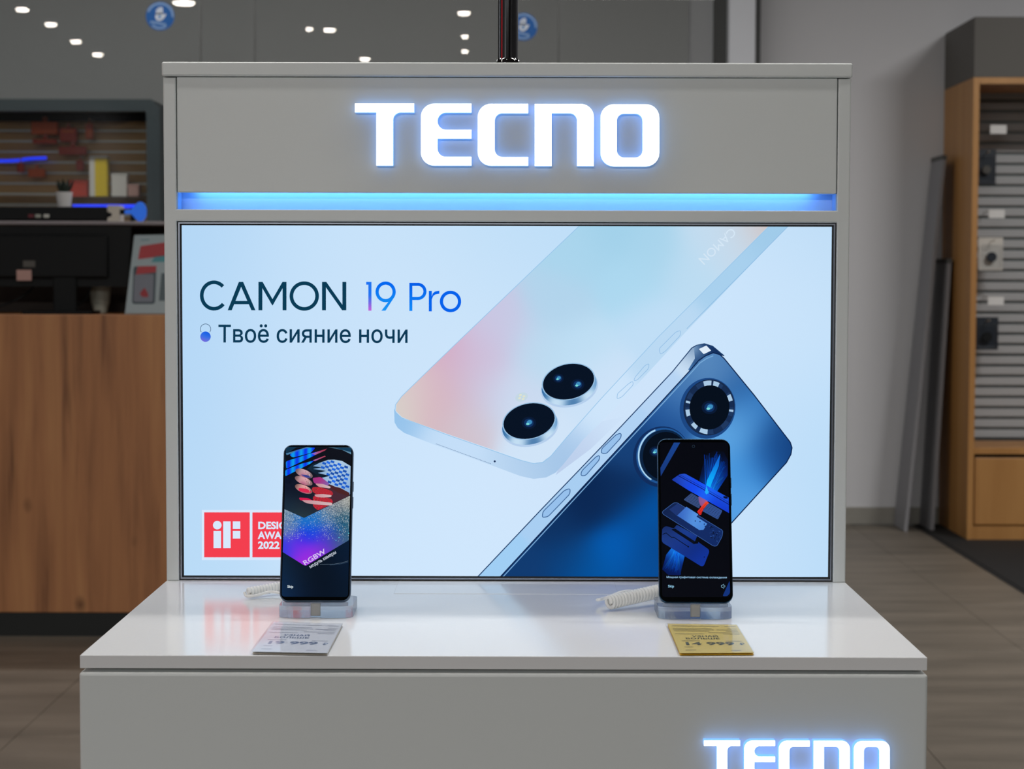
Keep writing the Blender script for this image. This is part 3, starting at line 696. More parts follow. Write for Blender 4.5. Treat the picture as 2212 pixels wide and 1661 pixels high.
# illuminated letters (flat shapes measured on the header, then extruded 11 mm)
LET = {'t': ([(82, 103), (475, 103), (475, 162)]+arc(385, 212, 50, 50, 270, 180)+[(335, 515), (224, 515), (224, 162), (82, 162)], []),
 'e': ([(855, 104)]+arc(608, 192, 88, 88, 270, 180)+arc(608, 427, 88, 88, 180, 90)+[(855, 515), (855, 457)]+arc(685, 402, 55, 55, 90, 180)+[(630, 336), (855, 336), (855, 277)]+arc(685, 220, 55, 57, 90, 270, 18)+[(855, 163)], []),
 'c': ([(1232, 105)]+arc(985, 193, 88, 88, 270, 180)+arc(985, 428, 88, 88, 180, 90)+[(1232, 516), (1232, 458)]+arc(1060, 408, 50, 50, 90, 180)+arc(1060, 217, 50, 50, 180, 270)+[(1232, 167)], []),
 'n': ([(1275, 106)]+arc(1580, 194, 88, 88, 270, 360)+[(1667, 518), (1556, 518)]+arc(1506, 217, 50, 50, 0, -90)+[(1387, 167), (1387, 518), (1275, 518)], []),
 'o': (rrect(1712, 108, 2102, 520, 88), [rrect(1820, 170, 1991, 462, 48)[::-1]])}
def letters(mapx, y_back, y_front, parent):
    for ch, (o_, hs) in LET.items():
        bm = bmesh.new()
        def t3(p, k):
            q = mapx(p); return Vector((q.x, y_front+(y_back-y_front)*k, q.z))
        prism(bm, o_, hs, t3, 0, 0, 1)
        from_bm('letter', bm, [MAT['letterface'], MAT['letterside']], parent)
yf = -.0088
letters(lambda p: at(740+p[0]/3.0722, 190+p[1]/3.0722, yf), .0014, yf, hd)
yf2 = -.4682; ks = 401.2/2020
cb = bpy.data.objects['counter_body']
letters(lambda p: at(1520.7+(p[0]-82)*ks, 1599.8+(p[1]-104)*ks, yf2), -.4590, yf2, cb)
# chrome pole rising from the cap
zc = PT+.0178; pc = at(1097.5, 60, .075)
pl = thing('chrome_pole', (pc.x, .075, zc), 'polished chrome pole rising from the top of the display stand', 'pole')
bm = bmesh.new(); cyl(bm, (pc.x, .075, zc+.35), .0121, .0121, .7, 48); from_bm('tube', bm, MAT['chrome'], pl, 40)
bm = bmesh.new(); lathe(bm, (pc.x, .075, zc), [(.0225, 0), (.0225, .0025), (.0150, .0035), (.0140, .0105), (.0128, .0125)], 40); from_bm('base_flange', bm, MAT['chrome'], pl, 30)
for a in range(3):
    bm = bmesh.new(); th = math.radians(-150+a*120); cyl(bm, (pc.x+.0185*math.cos(th), .075+.0185*math.sin(th), zc+.0033), .002, .0016, .0015, 10); from_bm('screw', bm, MAT['chrome'], pl)

# ------------------------------------------------------------------ phones on clear stands
def acrylic_stand(x, yfr, label):
    t = thing('acrylic_phone_stand', (x, yfr+.035, HC), label, 'phone stand', 'clear acrylic phone stands')
    w = .0390; dpt = .072; h = .0165
    hb = .0128
    slot = [(-.0056, 0), (-.0056, .0042), (.0056, .0042), (.0056, 0)]
    c1 = arc(-w+.016, .012, .016, .012, 180, 270, 8); c2 = arc(w-.016, .012, .016, .012, 270, 360, 8)
    out = c1+slot+c2+arc(w-.01, dpt-.01, .01, .01, 0, 90, 6)+arc(-w+.01, dpt-.01, .01, .01, 90, 180, 6)
    bm = bmesh.new(); prism(bm, out, [], lambda p, k: Vector((x+p[0], yfr+p[1], HC+.0006+(hb-.0006)*(1-k))), h); from_bm('base_block', bm, MAT['acr'], t)
    yl = .0048; f1 = [p for p in c1 if p[1] < yl]; f2 = [p for p in c2 if p[1] < yl]
    lip = [(f1[0][0], yl)]+f1+slot+f2+[(f2[-1][0], yl)]
    bm = bmesh.new(); prism(bm, lip, [], lambda p, k: Vector((x+p[0], yfr+p[1], HC+hb+.0002+(h-hb-.0002)*(1-k))), h); from_bm('front_lip', bm, MAT['acr'], t)
    # sloped back rest behind the phone
    bm = bmesh.new(); L = .052; le = .285
    ro = .0178
    pr = [(ro-.0008, hb+.0002), (ro+L*math.sin(le), h+L*math.cos(le)), (ro+.004+L*math.sin(le), h+L*math.cos(le)), (.040, hb+.0002)]
    prism(bm, pr, [], lambda p, k: Vector((x-.026+.052*k, yfr+p[0], HC+p[1])), 0)
    from_bm('back_rest', bm, MAT['acr'], t)
    box('charging_plug', x-.0052, x+.0052, yfr+.0046, yfr+.0078, HC+.002, HC+h-.0012, MAT['plug'], t, .0006)
    return t
acrylic_stand(-.1985, -.2545, 'clear acrylic phone stand under the phone on the left')
acrylic_stand(.2000, -.2555, 'clear acrylic phone stand under the phone on the right')

GLS = []
def make_phone(x, y, lean, roll, yaw, W, H, bodymat, label, edge):
    mw = Matrix.Translation((x, y, HC+.0169)) @ Matrix.Rotation(yaw, 4, 'Z') @ Matrix.Rotation(-lean, 4, 'X') @ Matrix.Rotation(roll, 4, 'Y')
    t = thing('smartphone', None, label, 'phone', 'smartphones on clear stands', mw)
    th = .0082; r = .0092
    o_ = [(p[0], p[1]) for p in rrect(-W/2, 0, W/2, H, r, 8)]
    bm = bmesh.new(); roundprism(bm, o_, lambda p, y: mw @ Vector((p[0], .0005+y, p[1])), th, .0013, 4)
    from_bm('phone_body', bm, bodymat, t, 25)
    g = [(p[0], p[1]) for p in rrect(-W/2+edge, edge, W/2-edge, H-edge, r-edge, 8)]
    bm = bmesh.new(); prism(bm, g, [], lambda p, k: mw @ Vector((p[0], .0007*k, p[1])), 0); GLS.append(from_bm('front_glass', bm, MAT['glassblack'], t))
    for z0, z1 in ((.100, .1125), (.118, .129)):
        bm = bmesh.new(); bx(bm, W/2-.0006, W/2+.0007, .003, .0055, z0*H/.1688, z1*H/.1688, .0004, 1); bm.transform(mw); from_bm('side_button', bm, bodymat, t)
    bm = bmesh.new(); bx(bm, -W/2+.005, W/2-.03, th+.0005, th+.0025, H-.036, H-.006, .0008, 2); bm.transform(mw); from_bm('camera_bump', bm, bodymat, t)
    N = (mw.to_3x3() @ Vector((0, 1, 0))).normalized(); P0 = mw @ Vector((0, -.00005, 0))
    def fn(p, k): return onplane(p[0], p[1], P0, N)-N*(.00004*k)
    return t, fn
pl_, fl_ = make_phone(-.1994, -.2491, .2954, -.0025, .0007, .0747, .1688, MAT['phone_l'], 'smartphone showing a purple and blue camera advert, standing left', .0012)
pr_, fr_ = make_phone(.2009, -.2506, .2761, .0032, -.0010, .0777, .1756, MAT['phone_r'], 'smartphone showing blue exploded phone layers on black, standing right', .0010)
def mapper(ox, oy, k):
    return (lambda X, Y: (ox+X/k, oy+Y/k)), (lambda l: [(ox+X/k, oy+Y/k) for X, Y in l])
# left screen
P, PL = mapper(600, 950, 4.611); A = Art(fl_)
scr = rnd(PL([(80, 70), (733, 74), (700, 1566), (38, 1563)]), 8)
A.poly(scr, idw([P(150, 1400)+((14, 40, 66),), P(60, 1540)+((8, 40, 80),), P(500, 1400)+((2, 14, 28),), P(680, 1300)+((4, 26, 52),), P(680, 1530)+((4, 22, 40),), P(350, 1540)+((2, 18, 40),), P(150, 100)+((16, 50, 74),), P(600, 130)+((10, 22, 36),), P(300, 1320)+((4, 16, 28),), P(100, 600)+((14, 22, 36),), P(400, 1450)+((2, 12, 26),)]), 1, step=6)
A.poly(PL([(190, 74), (700, 74), (730, 120), (728, 260), (620, 195), (490, 200), (350, 240), (160, 400), (70, 560), (80, 290), (80, 140)]), (10, 14, 24), 2)
A.poly(PL([(500, 74), (730, 78), (732, 145), (640, 100)]), (96, 140, 168), 2); A.poly(PL([(560, 76), (732, 80), (732, 125)]), (16, 60, 90), 3)
A.poly(PL([(80, 136), (290, 72), (330, 72), (90, 152)]), (70, 120, 160), 3)
blu = lambda x, y: (8, 104+60*math.sin(x*.35), 235)
for q in ([(115, 150), (190, 100), (345, 76), (375, 80), (330, 130), (150, 178)], [(80, 215), (350, 128), (395, 118), (375, 152), (85, 290)], [(76, 300), (230, 240), (365, 205), (330, 235), (74, 365)]): A.poly(rnd(PL(q), 4), blu, 3, step=4)
for q in ([(340, 140), (395, 118), (490, 88), (470, 108), (375, 150)], [(350, 205), (470, 158), (478, 166), (370, 212)]): A.poly(PL(q), idw([P(350, 140)+((150, 110, 200),), P(480, 90)+((140, 40, 60),), P(470, 160)+((190, 70, 90),)]), 4, step=4)
A.poly(PL([(74, 380), (300, 290), (560, 460), (720, 552), (262, 776), (66, 684)]), idw([P(80, 400)+((14, 24, 50),), P(100, 640)+((24, 44, 62),), P(262, 760)+((44, 66, 70),), P(560, 600)+((70, 40, 52),), P(300, 650)+((20, 24, 40),), P(150, 480)+((8, 14, 26),)]), 2, step=6)
# checked shirt
sh = PL([(352, 262), (420, 228), (500, 200), (560, 198), (640, 210), (726, 262), (720, 545), (640, 500), (540, 452), (440, 415), (430, 380), (520, 360), (400, 330), (480, 310), (352, 290), (440, 275)])
def chk(x, y):
    a = (x-600)*4.611; b = (y-950)*4.611
    u_ = a*.9+b*.35; v_ = -a*.42+b*.95
    on = (int(u_//46)+int(v_//34)) % 2 == 0; k = .8+.2*math.sin(a*.09+b*.05)
    return tuple(c*k for c in ((34, 108, 214) if on else (166, 196, 226)))
A.poly(sh, idw([P(380, 260)+((110, 150, 196),), P(560, 240)+((176, 204, 228),), P(700, 400)+((150, 186, 224),), P(600, 420)+((170, 198, 226),), P(700, 530)+((120, 160, 210),)]), 3, step=6)
from mathutils.geometry import intersect_point_tri_2d
def inside(pt, pg):
    c_ = False
    for k in range(len(pg)):
        a, b = pg[k-1], pg[k]
        if (a[1] > pt[1]) != (b[1] > pt[1]) and pt[0] < (b[0]-a[0])*(pt[1]-a[1])/(b[1]-a[1])+a[0]: c_ = not c_
    return c_
rs = random.Random(11)
for u_ in range(12):
    for v_ in range(20):
        if (u_+v_) % 2: continue
        X = 395+u_*34-v_*7; Y = 150+u_*13+v_*21
        cell = [P(X, Y), P(X+35, Y+13), P(X+28, Y+34), P(X-7, Y+21)]
        if all(inside(q, sh) for q in cell): k = rs.uniform(.75, 1.1); A.poly(cell, (30*k, 100*k, 214*k), 3.4)
A.poly(PL([(520, 455), (620, 478), (718, 530), (700, 558), (610, 530), (540, 490)]), (74, 34, 36), 4)
for (cx, cy, rx, ry, col) in ((262, 335, 92, 38, (196, 160, 166)), (258, 408, 94, 36, (214, 166, 168)), (258, 490, 92, 38, (220, 160, 154))):
    A.poly([P(*p) for p in ell(cx, cy, rx, ry, 22, 24)], idw([P(cx-80, cy-28)+(tuple(c*.45 for c in col),), P(cx-40, cy-10)+(col,), P(cx+20, cy)+(tuple(min(255, c*1.08) for c in col),), P(cx+75, cy+30)+(tuple(c*.6 for c in col),), P(cx-10, cy+34)+((150, 60, 100),)], 2, .8), 5, step=4)
    for dx, dy in ((16, -14), (30, 8)): A.line([P(cx+dx-3, cy+dy-7), P(cx+dx+2, cy+dy+1), P(cx+dx+2, cy+dy+8)], .55, (70, 34, 44), 6)
    A.line([P(cx+52, cy+6), P(cx+60, cy+18), P(cx+56, cy+30)], .8, (236, 226, 226), 6)
A.poly(rnd(PL([(225, 345), (300, 352), (340, 380), (285, 378)]), 4), idw([P(235, 350)+((70, 80, 160),), P(330, 380)+((40, 50, 120),)]), 5.8, step=4)
A.poly(rnd(PL([(345, 380), (430, 370), (520, 440), (470, 470), (360, 430)]), 4), idw([P(350, 400)+((150, 50, 130),), P(430, 375)+((190, 40, 110),), P(510, 445)+((110, 110, 190),)]), 5, step=4)
def hair(x, y):
    k = .5+.5*math.sin((x*.9+y*2.1)*1.1); return tuple(a*k+b*(1-k) for a, b in zip((226, 26, 66), (120, 54, 40)))
A.poly(rnd(PL([(340, 470), (420, 470), (540, 510), (556, 545), (520, 560), (400, 550), (345, 520)]), 5), hair, 5, step=3)
A.poly(rnd(PL([(350, 560), (430, 560), (540, 590), (552, 630), (400, 705), (350, 660)]), 5), hair, 5, step=3)
A.poly(rnd(PL([(205, 478), (290, 488), (345, 520), (300, 530), (210, 510)]), 4), (216, 42, 80), 6)
A.poly(rnd(PL([(210, 575), (300, 580), (360, 610), (300, 620), (220, 600)]), 4), (206, 26, 76), 5)
for q in ([(360, 545), (450, 540), (540, 552), (530, 572), (440, 575), (380, 570)], [(235, 600), (330, 602), (545, 628), (540, 655), (380, 645), (280, 630)], [(370, 435), (450, 440), (530, 468), (520, 485), (410, 470)]): A.poly(rnd(PL(q), 4), idw([P(q[0][0], q[0][1])+((190, 120, 130),), P(q[2][0], q[2][1])+((214, 206, 206),)]), 6, step=5)
# sparkling lower hexagon
rg = random.Random(5)
base = idw([P(80, 760)+((110, 136, 158),), P(120, 880)+((90, 120, 178),), P(240, 800)+((20, 110, 196),), P(330, 780)+((24, 120, 200),), P(330, 930)+((0, 74, 226),), P(420, 800)+((40, 110, 190),), P(470, 740)+((96, 130, 158),), P(560, 680)+((110, 116, 130),), P(690, 600)+((150, 150, 140),), P(640, 800)+((30, 86, 112),), P(680, 930)+((40, 100, 122),), P(540, 900)+((20, 90, 170),), P(540, 1010)+((74, 66, 176),), P(640, 1010)+((74, 96, 130),), P(70, 1080)+((44, 60, 226),), P(180, 1090)+((120, 48, 226),), P(300, 1100)+((150, 44, 226),), P(280, 1220)+((160, 40, 220),), P(440, 1080)+((128, 50, 210),), P(460, 960)+((70, 50, 224),), P(250, 980)+((60, 40, 230),)], 2.6)
def spk(x, y):
    c = base(x, y); X = (x-600)*4.611; Y = (y-950)*4.611
    w_ = max(0, 1-(Y-700)/320)*(1 if (X < 225 or X > 440) else .35)
    if rg.random() < .5*w_: k = rg.random(); c = tuple(a*(1-k)+b*k for a, b in zip(c, (206, 210, 210) if rg.random() < .8 else (20, 30, 50)))
    return c
A.poly(PL([(66, 690), (262, 778), (720, 556), (708, 1000), (285, 1252), (262, 1250), (50, 1118)]), spk, 4, step=1.05)
for X, Y in ((620, 897), (708, 930), (580, 1002), (610, 972)): A.poly(ell(*P(X, Y), 1, 1, 0, 8), (90, 220, 230), 6)
A.text('RGBW', *P(272, 1250), 248/4.611, (214, 196, 240), 7, .02, -31, height=48/4.611)
A.text('модуль камеры', *P(325, 1280), 300/4.611, (206, 216, 230), 7, .01, -30, height=34/4.611)
A.text('Skip', *P(96, 1474), 58/4.611, (226, 240, 246), 7, .012, 1, height=27/4.611)
A.line(PL([(420, 1240), (560, 1238), (640, 1225), (702, 1206)]), .5, (110, 130, 150), 5); A.line(PL([(520, 1248), (620, 1238), (702, 1218)]), .4, (70, 100, 130), 5)
A.build('lit_screen', MAT['screen'], GLS[0])
# right screen
P, PL = mapper(1410, 940, 4.489); A = Art(fr_)
A.poly(rnd(PL([(70, 70), (730, 70), (752, 1570), (92, 1570)]), 7), (2, 4, 12), 1)
A.poly(PL([(74, 318), (205, 72), (266, 72), (78, 398)]), idw([P(230, 100)+((24, 72, 150),), P(80, 380)+((20, 50, 116),)]), 2, step=5)
A.poly(rnd(PL([(676, 1562), (705, 1500), (746, 1408), (750, 1530), (725, 1560)]), 4), (16, 50, 122), 2)  # reflection streak on the glass, put in as screen colour
A.poly(ell(*P(395, 108), 2.6, 2.6), (4, 6, 10), 3); A.line(ell(*P(395, 108), 2.8, 2.8), .6, (40, 60, 80), 4, True)
rg = random.Random(9)
def fan(fx, fy, tgt, n, wmin, wmax, layer):
    for i in range(n):
        t = (i+rg.random()*.8)/n; x = tgt[0][0]+(tgt[1][0]-tgt[0][0])*t; y = tgt[0][1]+(tgt[1][1]-tgt[0][1])*t
        k = rg.random(); s0 = rg.uniform(.0, .25); b0 = rg.uniform(.5, 1)
        x0, y0 = fx+(rg.random()-.5)*60, fy+(rg.random()-.5)*20
        wd = rg.uniform(wmin, wmax); col = (0+30*k, 80+90*k*b0, 170+85*b0); end = (0, 26*b0+12, 96*b0+30)
        L = [(x0-wd*.6, y0), (x0+wd*.6, y0), (x0+(x-x0)*(1-s0)+wd, y0+(y-y0)*(1-s0)), (x0+(x-x0)*(1-s0)-wd, y0+(y-y0)*(1-s0))]
        v0 = P(fx, fy); v1 = P(x, y)
        def cf(a, b, c0=col, c1=end): 
            q = min(1, max(0, (b-v0[1])/(v1[1]-v0[1]))); return tuple(m+(n_-m)*q for m, n_ in zip(c0, c1))
        A.poly(PL(L), cf, layer+(i % 3)*.3, step=6)
A.poly(PL([(510, 190), (600, 150), (690, 160), (728, 240), (726, 390), (625, 545), (450, 440)]), idw([P(520, 200)+((2, 5, 16),), P(690, 170)+((2, 6, 22),), P(600, 160)+((2, 5, 14),), P(728, 260)+((2, 12, 48),), P(720, 380)+((2, 24, 90),), P(540, 520)+((0, 110, 225),), P(600, 330)+((4, 50, 150),), P(640, 420)+((4, 60, 170),), P(460, 430)+((2, 12, 50),), P(490, 300)+((2, 6, 24),)]), 2, step=5)
fan(545, 545, ((498, 176), (640, 156)), 16, 1.6, 5.0, 3); fan(548, 545, ((600, 156), (726, 250)), 22, 1.6, 6.0, 3); fan(556, 548, ((690, 200), (727, 400)), 18, 2.0, 7.5, 3)
A.poly(PL([(505, 556), (525, 440), (600, 290), (655, 180), (640, 300), (570, 470), (545, 560)]), idw([P(530, 530)+((20, 190, 255),), P(640, 220)+((20, 90, 200),), P(570, 400)+((0, 160, 250),)]), 4.5, step=6)
# plates
A.poly(rnd(PL([(298, 626), (375, 560), (480, 625), (450, 712)]), 3), (52, 74, 122), 5); A.poly(rnd(PL([(478, 735), (540, 655), (676, 732), (632, 818)]), 3), (48, 78, 140), 5)
A.poly(rnd(PL([(440, 590), (500, 610), (540, 640), (470, 700), (450, 650)]), 4), idw([P(480, 640)+((176, 96, 150),), P(440, 600)+((90, 80, 150),), P(470, 700)+((120, 70, 120),)]), 6, step=5)
for i in range(7):
    for j in range(5):
        for (ox, oy) in ((330, 618), (505, 725)):
            X = ox+i*22-j*(-14)*0+j*12*0; X = ox+i*20+j*12.; Y = oy+i*13-j*12.
            if ox == 330 and X > 445: continue
            if ox == 505 and X > 655: continue
            A.poly(ell(*P(X, Y), .8, .7, 0, 6), (10, 18, 46), 6)
A.poly(PL([(430, 742), (515, 642), (545, 655), (490, 715), (470, 770), (455, 775)]), idw([P(440, 745)+((206, 30, 30),), P(520, 650)+((240, 74, 44),), P(470, 700)+((226, 56, 36),)]), 7, step=4)
for q in ((445, 752, 520, 660), (462, 766, 530, 665)): A.line(PL([(q[0], q[1]), (q[2], q[3])]), .6, (120, 14, 24), 8)
A.poly(rnd(PL([(184, 432), (262, 378), (312, 372), (736, 606), (740, 756), (640, 700), (335, 528)]), [2, 3, 3, 0, 0, 0, 2]), idw([P(200, 430)+((20, 44, 150),), P(300, 400)+((36, 86, 214),), P(420, 500)+((16, 64, 236),), P(520, 560)+((30, 110, 250),), P(700, 700)+((10, 44, 190),), P(720, 620)+((36, 104, 230),), P(620, 660)+((14, 56, 220),)]), 8, step=5)
A.line(PL([(245, 392), (480, 520), (738, 672)]), 1.6, (8, 24, 110), 9); A.line(PL([(262, 384), (500, 512), (738, 652)]), .8, (10, 30, 130), 9)
A.poly([P(*p) for p in ell(706, 604, 24, 11, 15, 16)], (4, 12, 50), 9)
A.poly(PL([(505, 556), (520, 490), (545, 560), (520, 575)]), (30, 170, 250), 9.5)
A.poly(rnd(PL([(92, 742), (205, 655), (238, 655), (680, 925), (672, 985), (622, 1075), (590, 1077), (98, 765)]), 4), idw([P(120, 740)+((14, 30, 66),), P(350, 850)+((18, 44, 104),), P(600, 1000)+((14, 40, 96),)]), 8, step=6)
A.line(rnd(PL([(92, 742), (205, 655), (238, 655), (680, 925), (672, 985), (622, 1075), (590, 1077), (98, 765)]), 4), .9, (60, 100, 170), 9, True)
A.poly(PL([(160, 720), (240, 665), (330, 715), (240, 790)]), (28, 52, 112), 9)
A.poly(PL([(236, 780), (326, 694), (442, 768), (424, 790), (528, 858), (492, 918), (450, 920)]), idw([P(300, 740)+((66, 116, 206),), P(400, 800)+((96, 160, 232),), P(480, 880)+((70, 130, 214),), P(250, 780)+((44, 90, 180),)]), 10, step=6)
for X, Y in ((412, 832), (458, 838), (500, 862), (508, 882)): A.poly(PL([(X-5, Y-5), (X+6, Y-4), (X+5, Y+6), (X-6, Y+5)]), (14, 30, 80), 11)
rg = random.Random(3)
for i in range(46):
    X = 545+rg.random()*120; Y = 880+(X-545)*.55+rg.uniform(-10, 110)
    if Y-925 > (X-545)*.6+110 or X+ (Y-900)*.5 > 690: continue
    a, b = rg.uniform(4, 16), rg.uniform(3, 9); A.poly(PL([(X, Y), (X+a, Y+a*.55), (X+a-b*.5, Y+a*.55+b), (X-b*.5, Y+b)]), rg.choice([(6, 14, 40), (40, 78, 150), (26, 56, 120), (4, 10, 26)]), 10)
A.poly(rnd(PL([(205, 905), (232, 868), (432, 978), (420, 1020), (545, 1110), (547, 1135), (495, 1268), (470, 1272), (345, 1195), (98, 1045), (86, 1020), (92, 905), (128, 880)]), [3, 3, 3, 2, 4, 3, 5, 4, 0, 4, 5, 4, 4]), idw([P(110, 1000)+((30, 62, 140),), P(260, 1080)+((20, 50, 132),), P(480, 1180)+((14, 52, 160),), P(330, 940)+((26, 60, 140),), P(420, 1100)+((12, 40, 120),), P(120, 900)+((18, 36, 84),)]), 7, step=6)
A.poly(PL([(180, 915), (215, 905), (410, 1030), (400, 1058)]), (4, 10, 26), 7.4); A.poly(PL([(425, 990), (445, 985), (440, 1050), (400, 1055)]), (2, 6, 14), 7.6)
A.line(PL([(95, 962), (130, 948), (150, 965), (180, 990), (205, 990), (345, 1082)]), 1.5, (2, 8, 22), 8)
A.poly(ell(*P(345, 1082), 1.6, 1.6, 0, 10), (2, 8, 22), 8.5); A.poly(ell(*P(500, 1182), 1.2, 1.2, 0, 10), (2, 8, 22), 8)
A.poly(PL([(180, 1095), (310, 1170), (265, 1358), (150, 1355), (92, 1300), (130, 1160)]), idw([P(240, 1140)+((20, 120, 230),), P(200, 1250)+((0, 50, 150),), P(180, 1340)+((2, 12, 50),), P(110, 1280)+((2, 20, 80),), P(270, 1320)+((2, 20, 90),)]), 2, step=6)
fan(235, 1130, ((95, 1300), (275, 1358)), 32, 1.8, 6.5, 3)
A.text('Мощная графитовая система охлаждения', *P(134, 1386), 584/4.489, (150, 196, 232), 7, .012, .3, height=20/4.489)
A.text('Skip', *P(148, 1476), 58/4.489, (150, 206, 236), 7, .012, .5, height=26/4.489)
A.line(PL([(666, 1455), (674, 1455), (688, 1444), (688, 1486), (674, 1475), (666, 1475)]), .9, (150, 206, 236), 7, True); A.line([P(*p) for p in arc(688, 1465, 12, 12, -50, 50, 6)], .8, (150, 206, 236), 7)
A.build('lit_screen', MAT['screen'], GLS[1])

# ------------------------------------------------------------------ security cords
def helix(p0, p1, r, turns, n=18, squash=1.0):
    p0 = Vector(p0); p1 = Vector(p1); d = (p1-p0).normalized(); s = d.cross(Vector((0, 0, 1))).normalized(); q = s.cross(d)
    return [p0+(p1-p0)*(i/(turns*n))+(s*math.cos(2*math.pi*i/n)+q*math.sin(2*math.pi*i/n))*r for i in range(turns*n+1)]
def smooth(pts, n=8):
    out = []; P_ = [Vector(p) for p in pts]
    for i in range(len(P_)-1):
        a, b, c, d = P_[max(i-1, 0)], P_[i], P_[i+1], P_[min(i+2, len(P_)-1)]
        for k in range(n):
            t = k/n; out.append(.5*((2*b)+(-a+c)*t+(2*a-5*b+4*c-d)*t*t+(-a+3*b-3*c+d)*t**3))
    out.append(P_[-1]); return out
e0 = meas(533, 1292, 2, HC)
t = thing('security_cord', (e0.x+.02, e0.y, HC), 'white coiled security cord behind the left phone, coil end facing out', 'cord', 'white coiled security cords')
wr = .0020; cr = .0038
bm = bmesh.new()
a0 = Vector((e0.x+.002, e0.y-.001, HC+cr+wr+.0008)); a1 = a0+Vector((.060, .052, .004))
tube(bm, helix(a0, a1, cr, 20, 14), wr, 8)
from_bm('coil', bm, MAT['plastic_w'], t, 60)
bm = bmesh.new()
s0 = a0+Vector((-.0015, -.0015, -cr)); s0.z = HC+wr+.0008
tube(bm, smooth([s0+Vector((-.0030, .0022, cr)), s0+Vector((-.0018, .0008, .0012)), s0, s0+Vector((.005, -.003, .0002)), s0+Vector((.014, -.001, .0016)), s0+Vector((.026, .003, .0042)), s0+Vector((.042, -.004, .0032)), s0+Vector((.058, -.012, .002))]), wr*.8, 8)
from_bm('cord_tail', bm, MAT['plastic_w'], t, 60)
e1 = meas(1318, 1321, 2, HC)
t = thing('security_cord', (e1.x+.03, e1.y, HC), 'white coiled security cord beside the right phone with a looped tail', 'cord', 'white coiled security cords')
cr = .0060
bm = bmesh.new(); b0 = Vector((e1.x-.002, e1.y+.004, HC+cr+wr+.0008)); b1 = Vector((.182, e1.y+.052, HC+.017))
tube(bm, helix(b0, b1, cr, 21, 14), wr, 7); from_bm('coil', bm, MAT['plastic_w'], t, 60)
bm = bmesh.new(); q = meas(1292, 1308, 2, HC)
tube(bm, smooth([b0+Vector((.004, .002, cr)), b0+Vector((-.003, .004, cr*.7)), (q.x+.004, q.y-.006, HC+.008), (q.x-.001, q.y-.002, HC+.0065), (q.x+.002, q.y+.008, HC+.0055), (q.x+.012, q.y+.02, HC+.0062), (q.x+.028, q.y+.035, HC+.0095), (q.x+.042, q.y+.045, HC+.0085), (q.x+.060, q.y+.045, HC+.004), (q.x+.085, q.y+.025, HC+.004)]), wr*.85, 8)
from_bm('cord_tail', bm, MAT['plastic_w'], t, 60)

# ------------------------------------------------------------------ price tags
def price_tag(c, cardmat, price, lower, label, ink, cardfrac=.985):
    """c = back-left, back-right, front-right, front-left corners on the counter"""
    cen = sum(c, Vector())/4
    t = thing('price_tag', (cen.x, cen.y, HC), label, 'price tag', 'folded plastic price tags')
    bl, br, fr, fl = c; T = .0034
    def quad(z, s=1.0, dx=0): return [Vector((cen.x+(p.x-cen.x)*s+dx, cen.y+(p.y-cen.y)*s, HC+z)) for p in c]
    def sheet(bm, z0, z1, s, dx=0):
        a = [bm.verts.new(p) for p in quad(z0, s, dx)]; b = [bm.verts.new(p) for p in quad(z1, s, dx)]
        bm.faces.new(a); bm.faces.new(b[::-1])
        for i in range(4): bm.faces.new((a[i], a[i-1], b[i-1], b[i]))
    bm = bmesh.new(); sheet(bm, .0002, .0006, 1); sheet(bm, T, T+.0004, 1)
    # the fold along the left edge
    n = 8; prev = None
    for i in range(n+1):
        th = math.pi/2+math.pi*i/n; off = -abs(math.cos(th))*.0019; z = HC+.0002+(T+.0002)/2+math.sin(th)*(T+.0002)/2
        row = [bm.verts.new((p.x+off, p.y, z)) for p in (bl, fl)]
        if prev: bm.faces.new((prev[0], prev[1], row[1], row[0]))
        prev = row
    from_bm('plastic_sleeve', bm, MAT['sleeve'], t)
    bm = bmesh.new(); sheet(bm, T-.0008, T-.0003, cardfrac); from_bm('price_card', bm, cardmat, t)
    bm = bmesh.new(); sheet(bm, .0008, .0012, cardfrac); from_bm('lower_card', bm, MAT[lower], t)
    A = Art(lambda p, k: Vector((0, 0, 0)))
    def bil(a, b): # a across, b from back to front
        return (bl*(1-a)+br*a)*(1-b)+(fl*(1-a)+fr*a)*b
    A.fn = lambda p, k: Vector((*bil(p[0], p[1]).xy, HC+T-.0002+.00005*k))
    A.text(price, .14, .745, .66, ink, 1, .035, 0, height=.095)
    A.text('₽', .87, .745, .07, ink, 1, .02, 0, height=.07)
    A.build('price_number', MAT['ink'], t); fq = A.fn; A = Art(fq)
    A.text('УЗНАЙ', .27, .475, .36, ink, 1, .025, 0, height=.052); A.text('БОЛЬШЕ', .17, .553, .47, ink, 1, .025, 0, height=.052)
    A.build('caption_print', MAT['ink'], t); A = Art(fq)
    for (a, b, y) in ((.05, .72, .08), (.80, .96, .08), (.05, .60, .17), (.82, .96, .17), (.05, .62, .215), (.66, .95, .215), (.05, .55, .26), (.78, .95, .26), (.52, .95, .315), (.05, .45, .36), (.72, .95, .36), (.10, .35, .60), (.70, .92, .61), (.10, .22, .80), (.10, .24, .90), (.7, .84, .92)):
        A.poly([(a, y), (b, y), (b, y+.016), (a, y+.016)], tuple(k*.3+c_*.7 for k, c_ in zip(ink, (192, 196, 204) if ink[2] > 120 else (180, 162, 96))), 1)
    tag(A.build('small_print', MAT['ink'], t), kind='stuff')
cc = lambda *px: [meas(u, v, 2, HC+.0034) for u, v in px]
price_tag(cc((591, 1342), (741, 1347), (708, 1410), (543, 1407)), MAT['greypaper'], '19 999', 'cream', 'white price tag in a clear sleeve below the left phone', (118, 136, 164))
